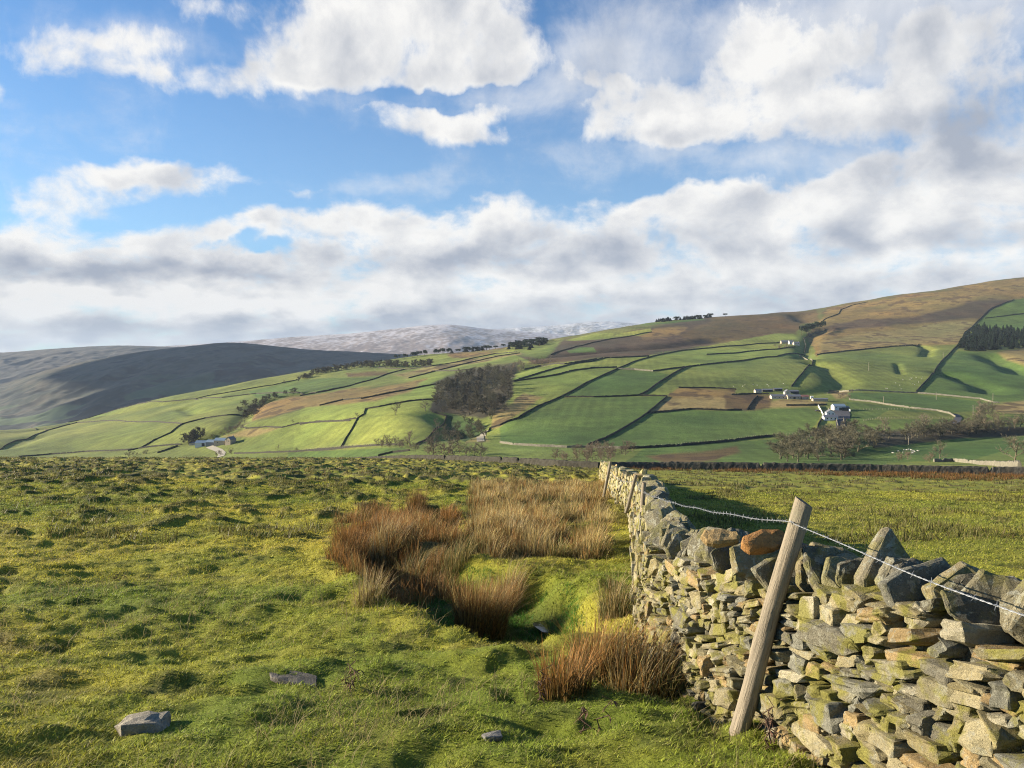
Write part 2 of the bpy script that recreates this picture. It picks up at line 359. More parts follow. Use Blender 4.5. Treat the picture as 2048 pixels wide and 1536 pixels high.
def mat_attr(name, rough=.9, transl=0.0, scale=None, amp=.25, bump=None):
    m, nt, b = new_mat(name, rough); nb = NB(nt); c = nb.attr()
    if scale: c = nb.mix(1.0, c, nb.gray(nb.noise(scale, 5, .6), 1-amp*2, 1+amp*2), 'MULTIPLY')
    nb.color(c, b)
    if bump: nb.bump(nb.noise(bump[0], 6, .6), bump[1], bump[2], b)
    if transl:
        t = nt.nodes.new('ShaderNodeBsdfTranslucent'); nt.links.new(c, t.inputs[0]); mx = nt.nodes.new('ShaderNodeMixShader'); mx.inputs[0].default_value = transl
        nt.links.new(b.outputs[0], mx.inputs[1]); nt.links.new(t.outputs[0], mx.inputs[2]); nt.links.new(mx.outputs[0], nt.nodes['Material Output'].inputs[0])
    return m
def mat_plain(name, col, rough=.8, amp=.2, scale=2.0, bump=None, src='world'):
    m, nt, b = new_mat(name, rough); nb = NB(nt)
    v = nb.vec((1, 1, 1), src)
    c = nb.mix(1.0, tuple(col), nb.gray(nb.noise(scale, 5, .6, v), 1-amp*2, 1+amp*2), 'MULTIPLY'); nb.color(c, b)
    if bump: nb.bump(nb.noise(bump[0], 5, .6, v), bump[1], bump[2], b)
    return m

# ------------------------------------------------------------------ pasture (near ground) and far slopes
G_GREEN = np.array([.155, .195, .022]); G_YEL = np.array([.375, .325, .040]); G_DARK = np.array([.055, .085, .020])
G_STRAW = np.array([.30, .23, .085]); PIT_SHADE = np.array([.035, .026, .016]); RUSH = np.array([.23, .115, .045]); BOG = np.array([.030, .034, .018])
def lerp(a, b, t): return a+(b-a)*np.asarray(t)[..., None]
def rush_mask(x, y):
    s = x/np.maximum(y, 1); m = fbm(x*.9, y*.45, 3, 71)
    band = sstep(y, 11.6, 12.6)*(1-sstep(y, 30, 38))*sstep(s, -.065, -.035)*(1-sstep(x-.128*y, -.30, -.1))*sstep(m, -.30, -.20)
    left = sstep(y, 10.2, 11.0)*(1-sstep(y, 17.5, 20))*sstep(s, -.235, -.205)*(1-sstep(s, -.085, -.06))*sstep(m, -.13, -.03)
    arm = np.exp(-((s+.165)/.045)**2)*sstep(y, 9.0, 9.6)*(1-sstep(y, 10.6, 11.2))
    return np.clip(band+left+arm, 0, 1)
def ground_colour(x, y):
    a = fbm(x/2.6, y/2.6, 4, 51); b = fbm(x/.35, y/.35, 3, 55); c = fbm(x/9., y/9., 3, 59)
    col = lerp(G_GREEN, G_YEL, np.clip(.55+a*1.5+b*.8+c*.9, 0, 1))
    col = lerp(col, G_DARK, sstep(b-a*.4, .12, .34)*.55)
    col = lerp(col, G_STRAW, sstep(b+a, .22, .5)*.4)
    far = sstep(y, 14, 36); rg_ = sstep(x-.15*y, 0, 2)*sstep(y, 6, 12); col = lerp(col, np.array([.175, .190, .027]), rg_*.6)
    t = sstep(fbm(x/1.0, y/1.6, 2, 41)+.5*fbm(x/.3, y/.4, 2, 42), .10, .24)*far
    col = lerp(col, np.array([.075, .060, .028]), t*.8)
    t2 = sstep(fbm(x/.62, y/.75, 2, 48), .13, .24)*sstep(y, 10, 18)*(1-rg_*.6); col = lerp(col, np.array([.075, .070, .026]), t2*.7)  # brown tufts, with the shade of their dark flecks painted in
    pit = sstep(fbm(x/.9+9, y/.7, 3, 45), .18, .28)*(1-sstep(y, 18, 40)); col = lerp(col, PIT_SHADE, pit*.45)  # shade lying in the pits, put into the turf colour
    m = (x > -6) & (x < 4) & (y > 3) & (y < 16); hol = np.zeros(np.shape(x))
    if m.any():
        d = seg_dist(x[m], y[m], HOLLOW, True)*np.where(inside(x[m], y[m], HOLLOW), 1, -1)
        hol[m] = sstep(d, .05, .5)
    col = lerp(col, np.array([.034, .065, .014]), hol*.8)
    col = lerp(col, np.array([.11, .075, .035]), rush_mask(x, y)*.8)
    yw = np.interp(x, [c_[0] for c_ in CROSS_R], [c_[1] for c_ in CROSS_R]); wd = 3+26*np.clip((x/np.maximum(y, 1)-.1)/.5, 0, 1)
    strip = sstep(x, 4, 12)*sstep(y, yw-wd, yw-wd*.7)*(1-sstep(y, yw-1, yw))*sstep(vnoise(x/4, y/9, 9), .42, .54)*(y > 30)
    col = lerp(col, np.array([.12, .062, .03]), strip*.7)
    lm = sstep(y, 98, 112)*sstep(x, 10, 20); col = lerp(col, np.array([.22, .235, .05]), lm*.7)
    return col
# the cross wall at the foot of the pasture
CROSS_R = [(11.2, 95.5), (18, 95), (30, 93), (42, 91), (55, 88), (64, 85), (80, 81)]
CROSS_L = [(10.6, 96), (6, 100), (0, 109), (-8, 121), (-18, 135), (-30, 151), (-46, 172)]
def fan(y0, y1, s_half, nc, nr, apex, warp=None):
    t = np.geomspace(y0+apex, y1+apex, nr) if warp is None else warp
    s = np.linspace(-s_half, s_half, nc); S, T = np.meshgrid(s, t)
    X = S*T; Y = T-apex
    idx = np.arange(nr*nc).reshape(nr, nc)
    q = np.stack([idx[:-1, :-1], idx[:-1, 1:], idx[1:, 1:], idx[1:, :-1]], -1).reshape(-1, 4)
    return X.ravel(), Y.ravel(), q
gx, gy, gq = fan(-1.5, 262, 1.0, 1250, 900, 4.5)
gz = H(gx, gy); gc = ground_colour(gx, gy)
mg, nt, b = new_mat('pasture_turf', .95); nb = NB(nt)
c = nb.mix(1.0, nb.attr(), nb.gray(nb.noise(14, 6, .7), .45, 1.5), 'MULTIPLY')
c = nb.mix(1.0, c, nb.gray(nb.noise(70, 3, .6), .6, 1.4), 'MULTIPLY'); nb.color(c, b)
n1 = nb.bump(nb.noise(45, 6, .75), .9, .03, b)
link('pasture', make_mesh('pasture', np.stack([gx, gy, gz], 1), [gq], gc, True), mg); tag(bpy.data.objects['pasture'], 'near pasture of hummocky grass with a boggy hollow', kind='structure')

# far slopes: field colours located on the ground by where their boundaries run
FG = dict(lime=(.175, .208, .040), olive=(.135, .165, .035), green=(.080, .128, .026), deep=(.045, .075, .020), straw=(.235, .185, .065), tan=(.27, .205, .075),
          moor=(.115, .078, .03), moord=(.080, .056, .032), fox=(.205, .14, .045), wood=(.05, .045, .026), pale=(.20, .20, .09))
FIELDS = [  # (reading frame, polygon, colour, softness) later ones lie over earlier ones
 (3, [(330,430),(480,290),(830,270),(1130,200),(1650,80),(2200,60),(2200,240),(2048,250),(1350,375),(1110,415),(700,440),(330,480),(0,450),(-60,380)], 'moord'),
 (3, [(1040,270),(1160,210),(1330,190),(1400,200),(1330,260),(1060,285)], 'fox'), (3, [(1330,270),(1480,190),(1700,120),(2200,90),(2200,220),(1800,270),(1400,300)], 'moor'),
 (3, [(480,300),(700,250),(850,245),(830,285),(560,305)], 'lime'), (3, [(830,280),(870,250),(1120,210),(1130,235),(1040,265)], 'lime'), (3, [(1000,190),(1160,160),(1500,135),(1530,150),(1330,165),(1100,190)], 'green'), (3, [(500,380),(600,350),(700,355),(720,390),(520,395)], 'green'),
 (4, [(-100,300),(330,290),(620,280),(660,350),(520,380),(490,440),(-100,500)], 'moor'),
 (4, [(610,390),(700,270),(980,215),(1500,140),(2100,40),(2100,190),(1980,205),(1800,280),(1740,350),(1600,500),(1350,515),(1000,540),(630,585),(560,470)], 'fox'),
 (4, [(640,400),(900,340),(1300,320),(1740,200),(1980,200),(1740,340),(1600,345),(1200,380),(900,400),(700,420)], 'moord'),
 (4, [(650,500),(900,430),(1300,390),(1560,350),(1740,350),(1600,490),(1300,510),(1000,535),(640,575)], 'straw'),
 (4, [(1740,350),(1830,270),(1980,205),(2200,170),(2200,420),(1740,400)], 'green'),
 (4, [(610,630),(640,580),(1000,545),(1330,515),(1540,545),(1560,560),(1310,835),(870,832),(680,830),(800,770),(720,700),(700,650)], 'olive'),
 (4, [(1000,700),(1300,640),(1480,600),(1310,835),(960,830)], 'olive'), (4, [(1600,555),(1830,560),(2200,740),(2200,900),(1860,905),(1330,840),(1480,640)], 'green'),
 (4, [(1870,560),(2200,500),(2200,700),(2048,640),(1900,600)], 'straw'), (4, [(1820,930),(2200,880),(2200,1000),(1900,975)], 'tan'),
 (4, [(850,840),(1320,850),(1840,915),(1780,960),(1540,975),(1200,930),(860,885)], 'green'), (4, [(830,900),(1150,935),(1540,990),(1570,1040),(1300,1110),(830,1120)], 'green'), (4, [(1010,1025),(1130,960),(1540,985),(1560,1020)], 'olive'),
 (4, [(620,1100),(830,1120),(1500,1090),(2200,1060),(2200,1130),(1600,1155),(1050,1220),(880,1270),(600,1320),(400,1260),(480,1170)], 'wood'),
 (4, [(900,1280),(1200,1200),(1600,1160),(2200,1130),(2200,1330),(1400,1310),(870,1330)], 'green'), (4, [(1700,1300),(2200,1160),(2200,1370),(1900,1340)], 'olive'),
 (3, [(100,560),(440,470),(700,440),(1110,415),(1350,378),(2048,250),(2180,250),(2270,330),(2220,425),(2048,430),(1390,495),(1140,530),(880,510),(600,520),(100,605)], 'lime'),
 (3, [(95,620),(440,560),(870,505),(640,620),(270,800),(0,940),(-60,900),(60,820)], 'lime'), (3, [(-60,830),(90,770),(180,700),(320,720),(0,945),(-60,960)], 'straw'),
 (3, [(880,515),(1140,532),(1275,560),(1040,712),(480,725),(640,620)], 'green'), (3, [(480,730),(1200,718),(1245,722),(960,935),(660,1080),(0,1062),(0,950),(270,800)], 'green'),
 (3, [(1280,550),(1390,500),(2048,430),(2230,425),(2310,445),(2120,640),(2048,650),(1330,655),(1060,705)], 'olive'), (3, [(1330,655),(1760,665),(1740,700),(1700,825),(1420,815),(1100,845),(1250,720)], 'fox'),
 (3, [(1250,730),(1690,730),(1680,822),(1420,812),(1110,845)], 'tan'), (3, [(700,1080),(960,940),(1110,850),(1420,818),(1700,825),(2290,800),(2400,850),(2300,1000),(2048,1010),(1300,1085),(1060,1100),(900,1105)], 'green'),
 (3, [(0,1075),(660,1100),(900,1112),(980,1160),(760,1220),(0,1180)], 'olive'), (3, [(1000,1160),(1080,1105),(1540,1075),(2300,1015),(2700,1000),(2900,1240),(900,1220)], 'green'),
 (3, [(1080,1160),(1500,1130),(1760,1080),(1800,1130),(1600,1190),(1250,1220)], 'moor'),
 (4, [(240,920),(380,890),(620,890),(700,900),(690,935),(300,940)], 'tan'), (4, [(0,850),(200,850),(330,860),(300,940),(150,960),(0,950)], 'moor'), (4, [(720,830),(850,830),(830,880),(760,890)], 'tan'), (4, [(0,640),(510,590),(600,628),(455,800),(0,810)], 'olive'),
 (2, [(-50,1000),(335,1125),(-50,1150)], 'lime'), (2, [(380,1110),(470,900),(700,870),(1150,835),(1200,870),(1000,1080),(850,1110)], 'lime'), (2, [(0,940),(460,890),(335,1125),(0,1150)], 'lime'),
 (2, [(540,810),(620,715),(1150,610),(1100,735)], 'lime'), (2, [(0,800),(500,730),(620,710),(535,815),(460,890),(0,935)], 'lime'), (2, [(520,850),(540,818),(1100,740),(1130,830),(700,865)], 'lime'),
 (2, [(0,700),(400,625),(700,540),(900,555),(620,700),(160,785),(0,800)], 'olive'), (2, [(0,720),(200,690),(420,650),(450,690),(160,780),(0,800)], 'fox'), (2, [(890,560),(1200,485),(1750,360),(1900,430),(1300,490),(1080,600),(620,700)], 'lime'), (2, [(1150,520),(1400,440),(1900,400),(1850,440),(1400,500)], 'olive'),
 (2, [(700,530),(1080,465),(1750,350),(1800,355),(1200,480),(880,560)], 'straw'), (2, [(820,410),(1000,380),(1700,300),(1780,345),(1400,400),(1080,460)], 'lime'), (2, [(1200,350),(1700,320),(1400,390),(1250,400)], 'fox'),
 (2, [(-420,670),(0,565),(640,550),(600,570),(200,670),(0,700),(-350,720)], 'green'), (2, [(150,540),(350,490),(800,490),(650,540)], 'olive'), (2, [(380,520),(700,500),(760,520),(690,545),(400,545)], 'moor'),
 (2, [(-100,1165),(850,1125),(900,1160),(640,1200),(-100,1210)], 'green'), (2, [(1350,1085),(1500,1010),(1540,1070)], 'straw'),
 (2, [(1070,600),(1200,540),(1400,480),(1800,430),(1750,560),(1740,700),(1620,850),(1480,890),(1070,820),(1130,650)], 'wood'),
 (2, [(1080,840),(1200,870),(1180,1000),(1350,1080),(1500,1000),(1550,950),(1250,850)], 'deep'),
 (1, [(1500,560),(1700,500),(1850,490),(2500,400),(2400,480),(2200,530),(1780,570),(1600,620),(1480,650)], 'fox'), (1, [(1300,740),(1440,695),(1640,690),(1500,740),(1340,750)], 'tan'), (1, [(1350,690),(1600,625),(1780,575),(1480,660)],'wood'),
]
JIT = 3.0
def far_colour(x, y):
    u = CX+F*x/y; v = HZ-F*H1(x, y)/y
    n1 = fbm(x/60., y/80., 4, 61); n2 = fbm(x/14., y/20., 4, 63); n3 = fbm(x/150., y/200., 3, 67)
    base = lerp(np.array(FG['lime'])*.80, np.array(FG['olive']), np.clip(.5+n3*2.2, 0, 1))
    base = lerp(base, np.array(FG['moord']), sstep(y, 1500, 2100)*.6*sstep(u, 900, 1100))
    for zf, poly, cn in FIELDS:
        ox, oy, k = ZF[zf]; P = [(ox+a/k, oy+b/k) for a, b in poly]; A = np.array(P)
        m = (u > A[:, 0].min()-9) & (u < A[:, 0].max()+9) & (v > A[:, 1].min()-9) & (v < A[:, 1].max()+9)
        if not m.any(): continue
        um = u[m]+n2[m]*JIT*2; vm = v[m]+n2[m]*JIT
        soft = 7. if cn in ('moor', 'moord', 'fox', 'tan', 'straw', 'wood') else 2.0
        d = seg_dist(um, vm, P, True)*np.where(inside(um, vm, P), 1, -1)
        if soft > 3: d = d+n1[m]*10
        w = sstep(d, -soft*.5, soft*.5)
        c_ = np.array(FG[cn])
        sub = base[m]; base[m] = sub*(1-w[:, None])+c_*w[:, None]
    v_ = 1+n1*.9+n2*.5; warm = n1*.25+n3*.4
    base = base*np.clip(v_, .45, 1.7)[:, None]; base[:, 0] *= 1+warm; base[:, 2] *= 1-warm*.3
    # brown mottling where moor grass and heather meet
    isb = sstep(base[:, 0]-base[:, 1], -.005, .03); sp = sstep(n2+n1*.6, .04, .22)*isb
    base = lerp(base, np.array([.055, .033, .02]), sp*.75)
    # mowing and drainage stripes that run down the slope
    st = np.sin((x*.94-y*.15)*.75+n3*9)*.10*(1-isb)*sstep(n3, -.15, .12); base = base*(1+st)[:, None]
    return base
hx, hy, hq = fan(236, 3900, 1.0, 1500, 760, 0.0)
hz = H(hx, hy); hz = hz-(1-sstep(hy, 236, 262))*.6
mh, nt, b = new_mat('far_pasture_and_moor', 1.0); nb = NB(nt)
c = nb.mix(1.0, nb.attr(), nb.gray(nb.noise(.42, 7, .8), .2, 1.8), 'MULTIPLY'); c = nb.mix(1.0, c, nb.gray(nb.noise(.06, 7, .75), .25, 1.75), 'MULTIPLY'); c = nb.mix(nb.ramp(nb.noise(.16, 7, .75, None, .5), .60, .68, 0, .45), c, (.07, .06, .025)); nb.color(c, b)
nb.bump(nb.noise(.5, 6, .7), .6, .8, b)
link('hillside', make_mesh('hillside', np.stack([hx, hy, hz], 1), [hq], far_colour(hx, hy), True), mh); tag(bpy.data.objects['hillside'], 'opposite side of the dale with walled fields rising to brown moor', kind='structure')

def far_hill(name, label, ridge, y0, y1, base_v, colA, colB, snow=0.0, relief=30, hi_shape=1.4, seed=0, nc=520, nr=240, woods=False):
    """a distant fell: ridge is (column,row) pairs of its skyline, y0 foot distance, y1 ridge distance"""
    ru = [p[0] for p in ridge]; rvv = [p[1] for p in ridge]
    u0, u1 = ru[0], ru[-1]; t = np.concatenate([np.linspace(0, 1, nr-40), 1+np.linspace(.01, .5, 40)])
    us = np.linspace(u0, u1, nc); U, T = np.meshgrid(us, t); S = (U-CX)/F
    Y = y0+(y1-y0)*T; X = S*Y
    zr = -(pchip(ru, rvv, us)-HZ)/F*y1; z0 = -(base_v-HZ)/F*y0
    tt = np.clip(T, 0, 1)
    Z = z0+(zr[None, :]-z0)*(1-(1-tt)**hi_shape); Z = Z-(np.clip(T-1, 0, 1))*relief*9
    sc1 = (y1-y0)/6.
    rid = fbm(X/sc1, Y/sc1, 5, 81+seed); rid2 = -np.abs(fbm(X/(sc1*.5), Y/(sc1*.9), 4, 85+seed))
    Z = Z+(rid*relief*2+rid2*relief*(.9 if snow > .1 else 2.6))*(np.sin(np.clip(tt, 0, 1)*math.pi)**.6)
    Z = Z+fbm(X/(sc1*.12), Y/(sc1*.12), 3, 89+seed)*relief*.12
    n = fbm(X/(sc1*.25), Y/(sc1*.35), 5, 95+seed); n2 = fbm(X/(sc1*.06), Y/(sc1*.08), 4, 99+seed)
    C = lerp(np.array(colA), np.array(colB), np.clip(.5+n*3.5+n2*2.0, 0, 1))
    if snow:
        C = lerp(C, np.array([.62, .63, .68]), sstep(n*1.0+n2*1.6+(tt-.45)*1.0+snow-.42+rid2*1.0, .05, .5)*.42)
    if woods:
        w = sstep(fbm(X/(sc1*.7), Y/(sc1*.35), 4, 111)+.20*(1-tt)-.10*tt, .10, .14); C = lerp(C, np.array([.010, .015, .012]), w*.95)
        f = sstep(fbm(X/(sc1*.6)+5, Y/(sc1*.3), 2, 115), .04, .08)*(1-sstep(tt, .35, .75)); C = lerp(C, np.array([.10, .15, .05]), f*.7)
    idx = np.arange(U.size).reshape(U.shape); q = np.stack([idx[:-1, :-1], idx[:-1, 1:], idx[1:, 1:], idx[1:, :-1]], -1).reshape(-1, 4)
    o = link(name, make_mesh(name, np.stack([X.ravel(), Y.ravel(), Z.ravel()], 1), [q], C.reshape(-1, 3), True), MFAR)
    return tag(o, label, kind='structure')
MFAR, nt, b = new_mat('distant_fell', 1.0); nb = NB(nt)
c = nb.mix(1.0, nb.attr(), nb.gray(nb.noise(.02, 6, .7), .6, 1.4), 'MULTIPLY'); nb.color(c, b)
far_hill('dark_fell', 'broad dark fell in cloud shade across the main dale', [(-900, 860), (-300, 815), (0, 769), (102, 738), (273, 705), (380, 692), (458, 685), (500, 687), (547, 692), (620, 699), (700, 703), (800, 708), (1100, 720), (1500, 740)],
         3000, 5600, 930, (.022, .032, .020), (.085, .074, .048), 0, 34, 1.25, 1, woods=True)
far_hill('western_fell', 'long flat-topped fell at the left skyline', [(-900, 720), (-300, 708), (0, 705), (100, 698), (200, 692), (245, 691), (330, 693), (450, 697), (700, 706), (1000, 720)],
         6000, 8600, 800, (.05, .05, .042), (.10, .085, .065), 0, 36, 1.3, 4)
far_hill('snowy_fell', 'rounded fell dusted with snow at the centre skyline', [(200, 700), (478, 683), (598, 673), (650, 670), (698, 667), (795, 657), (850, 651), (893, 649), (930, 652), (966, 657), (1020, 661), (1100, 667), (1200, 674), (1500, 690)],
         7800, 11500, 775, (.17, .13, .115), (.30, .235, .20), .40, 30, 1.25, 6)
far_hill('farthest_fell', 'pale snowy fell behind the brown moor shoulder', [(700, 680), (850, 668), (950, 661), (1010, 657), (1107, 651), (1160, 646), (1215, 643), (1260, 646), (1400, 655), (1700, 660)],
         12500, 15500, 720, (.16, .15, .14), (.30, .29, .28), .50, 60, 1.2, 8)
# valley floor sheet below everything far away, reaching the horizon
gv = make_mesh('dale_floor', [(-16000, 1800, -420), (16000, 1800, -420), (30000, 24000, -420), (-30000, 24000, -420)], [[(0, 1, 2, 3)]], np.array([[.05, .06, .03]]*4))
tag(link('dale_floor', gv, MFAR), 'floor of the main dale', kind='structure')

# ------------------------------------------------------------------ stone
def stone_mat(name, lichen=.5, moss=.5, glow=1.0):
    m, nt, b = new_mat(name, .92); nb = NB(nt); v = nb.vec()
    c = nb.attr()
    c = nb.mix(1.0, c, nb.gray(nb.noise(9, 6, .7, v), .45, 1.6), 'MULTIPLY')
    c = nb.mix(1.0, c, nb.gray(nb.noise(75, 4, .7, v), .6, 1.4), 'MULTIPLY')
    a = nb.ramp(nb.noise(13, 6, .65, nb.vec((1, 1.1, 1.3)), .4), .56, .61, 0, lichen); c = nb.mix(a, c, (.42, .41, .31)); a = nb.ramp(nb.noise(44, 5, .6, v, .2), .58, .63, 0, lichen); c = nb.mix(a, c, (.36, .35, .27))
    a = nb.ramp(nb.noise(6.5, 6, .65, nb.vec((1.2, .9, 1)), .3), .47, .60, 0, moss); c = nb.mix(a, c, (.27, .25, .05))
    a = nb.ramp(nb.noise(5, 6, .7, nb.vec((.8, 1.3, 1.1)), .3), .60, .70, 0, .7); c = nb.mix(a, c, (.055, .052, .042))
    nb.color(c, b)
    n1 = nb.bump(nb.noise(28, 8, .72, v), .95, .05, b)
    n2 = nb.bump(nb.noise(120, 5, .7, v), .8, .012, b, n1)
    return m
M_WALL = stone_mat('mossy_wall_stone', .55, .85)
M_COPE = stone_mat('lichened_cope_stone', .9, .45)
M_ORANGE = stone_mat('rusty_sandstone', .12, .05)
M_FARWALL = mat_attr('weathered_wall_stone', .95, 0, 2.2, .3, (3, .8, .12))
WALL_COLS = [tuple(.92*q for q in c_) for c_ in [(.40, .34, .19), (.33, .29, .17), (.44, .38, .22), (.30, .26, .14), (.36, .30, .15), (.26, .25, .19), (.42, .30, .14), (.48, .43, .29), (.22, .20, .14)]]
COPE_COLS = [(.25, .225, .15), (.30, .265, .17), (.18, .165, .12), (.36, .30, .17), (.27, .24, .15), (.21, .195, .15)]
def hull(points, bevel=.0, seg=1):
    bm = bmesh.new()
    for p in points: bm.verts.new(p)
    r = bmesh.ops.convex_hull(bm, input=bm.verts)
    bad = [g for g in r['geom_interior'] if isinstance(g, bmesh.types.BMVert)]
    if bad: bmesh.ops.delete(bm, geom=bad, context='VERTS')
    bmesh.ops.dissolve_limit(bm, angle_limit=R(9), verts=bm.verts[:], edges=bm.edges[:])
    if bevel: bmesh.ops.bevel(bm, geom=bm.edges[:]+bm.verts[:], offset=bevel, segments=seg, affect='EDGES', clamp_overlap=True, profile=.6)
    bmesh.ops.triangulate(bm, faces=bm.faces[:]); bm.verts.index_update()
    V = np.array([v.co[:] for v in bm.verts]); T = np.array([[v.index for v in f.verts] for f in bm.faces]); bm.free()
    return V, T
def rock_points(rg, flat=1.0):
    P = []
    for sx in (-1, 1):
        for sy in (-1, 1):
            for sz in (-1, 1):
                P.append((sx*.5*(1-.50*rg.random()), sy*.5*(1-.30*rg.random()), sz*.5*(1-.55*rg.random())))
    for _ in range(7):
        v = rg.normal(size=3); v /= np.abs(v).max(); P.append(tuple(v*.5*(.92+.1*rg.random())))
    return P
def roughen(V, T, amp, freq, seed, elen=.035):
    """two rounds of edge splitting and noise so big faces are not flat"""
    bm = bmesh.new(); vs = [bm.verts.new(v) for v in V]
    for t in T:
        try: bm.faces.new([vs[i] for i in t])
        except ValueError: pass
    for _ in range(2):
        E = [e for e in bm.edges if e.calc_length() > elen]
        bmesh.ops.subdivide_edges(bm, edges=E, cuts=1)
        bmesh.ops.triangulate(bm, faces=bm.faces[:])
    bm.normal_update(); P = np.array([v.co[:] for v in bm.verts]); Nn = np.array([v.normal[:] for v in bm.verts])
    a = fbm(P[:, 0]*freq+seed, P[:, 2]*freq+P[:, 1]*freq*.7, 4, 7, .6)+.6*fbm(P[:, 1]*freq*1.7+seed, P[:, 2]*freq*1.7, 3, 9, .6)
    P = P+Nn*(a*amp)[:, None]; bm.verts.index_update()
    F_ = np.array([[v.index for v in f.verts] for f in bm.faces]); bm.free(); return P, F_
rs = np.random.default_rng(3)
PROTO = [roughen(*hull(rock_points(rs), .018), .18, 2.7, 7+_, .24)  for _ in range(44)]
PROTO_LO = [hull(rock_points(rs), 0) for _ in range(24)]
class Merge:
    def __init__(s): s.V = []; s.T = []; s.C = []; s.n = 0
    def add(s, V, T, col):
        s.V.append(V); s.T.append(T+s.n); s.C.append(np.tile(np.array(col, float), (len(V), 1)) if np.ndim(col) == 1 else col); s.n += len(V)
    def build(s, name, mat, parent=None, smooth=False):
        V = np.concatenate(s.V); return link(name, make_mesh(name, V, [np.concatenate(s.T)], np.concatenate(s.C), smooth), mat, parent)
def rotm(rx, ry, rz):
    cx, sx, cy, sy, cz, sz = math.cos(rx), math.sin(rx), math.cos(ry), math.sin(ry), math.cos(rz), math.sin(rz)
    return np.array([[cz, -sz, 0], [sz, cz, 0], [0, 0, 1]]) @ np.array([[cy, 0, sy], [0, 1, 0], [-sy, 0, cy]]) @ np.array([[1, 0, 0], [0, cx, -sx], [0, sx, cx]])
FOOT_RAW = [(1.66, .2), (1.60, .9), (1.52, 1.6), (1.42, 2.5), (1.32, 3.35), (1.22, 3.9), (1.08, 5), (1.02, 5.8), (1.03, 6.4), (1.12, 7.2), (1.32, 8.5), (1.76, 11.5), (2.25, 15), (2.86, 20), (3.25, 26), (3.95, 34), (6.2, 56), (10.5, 94)]
def smooth_path(P, n=8):
    P = [np.array(p) for p in P]; out = []
    for i in range(len(P)-1):
        p0 = P[max(i-1, 0)]; p1 = P[i]; p2 = P[i+1]; p3 = P[min(i+2, len(P)-1)]
        for k in range(n):
            t = k/n; l = np.linalg.norm
            m1 = (p2-p0)/max(l(p2-p1)+l(p1-p0), 1e-6)*l(p2-p1); m2 = (p3-p1)/max(l(p3-p2)+l(p2-p1), 1e-6)*l(p2-p1)
            out.append((2*t**3-3*t*t+1)*p1+(t**3-2*t*t+t)*m1+(-2*t**3+3*t*t)*p2+(t**3-t*t)*m2)
    out.append(P[-1]); return np.array(out)
FOOT = smooth_path(FOOT_RAW)
FS = np.concatenate([[0], np.cumsum(np.hypot(*np.diff(FOOT, axis=0).T))])
FBASE = np.array([float(H0(p[0]+.3, p[1])) for p in FOOT])+.0
def wp(s):
    x = np.interp(s, FS, FOOT[:, 0]); y = np.interp(s, FS, FOOT[:, 1]); e = .12
    tx = np.interp(s+e, FS, FOOT[:, 0])-np.interp(s-e, FS, FOOT[:, 0]); ty = np.interp(s+e, FS, FOOT[:, 1])-np.interp(s-e, FS, FOOT[:, 1]); L = math.hypot(tx, ty)
    return x, y, tx/L, ty/L, float(np.interp(s, FS, FBASE))
def s_at_y(y): return float(np.interp(y, FOOT[:, 1], FS))
WH, WB, WT = .76, .64, .42      # coursed height, width at foot, width at top
def wall_h(s): return WH-.05*(s < 2.6)+.16*min(max((s-7)/2, 0), 1)+.04*math.sin(s*1.1)+.03*math.sin(s*2.7+1)
wall = empty('dry_stone_wall', (1.6, .9, -1.6))
tag(wall, 'mossy dry stone wall with upright cope stones running from the right foreground down the pasture', 'stone wall')
def W2(v): return v-np.array([1.6, .9, -1.6])
def put_stone(mg_, protos, rg, s, hgt, L, T, D, side, col, tilt, out):
    x, y, tx, ty, zb = wp(s); f = hgt/WH
    nx, ny = -ty, tx           # towards the left (lit) side
    inset = (WB-WT)/2*f
    off = -(inset) if side > 0 else -(WB-inset)
    V, Tt = protos[int(rg.integers(len(protos)))]
    V = V*np.array([L, D, T])
    yaw = rg.normal()*.06; Rm = rotm(rg.normal()*.07, tilt, yaw)
    V = V @ Rm.T
    cx = off-side*(D*.5-out)
    slope = (wp(s+.2)[4]-wp(s-.2)[4])/.4
    Wd = np.stack([x+V[:, 0]*tx+(V[:, 1]+cx)*nx, y+V[:, 0]*ty+(V[:, 1]+cx)*ny, zb+hgt+V[:, 2]+V[:, 0]*slope], 1)
    mg_.add(W2(Wd), Tt, np.array(col)*(.8+.4*rg.random()))
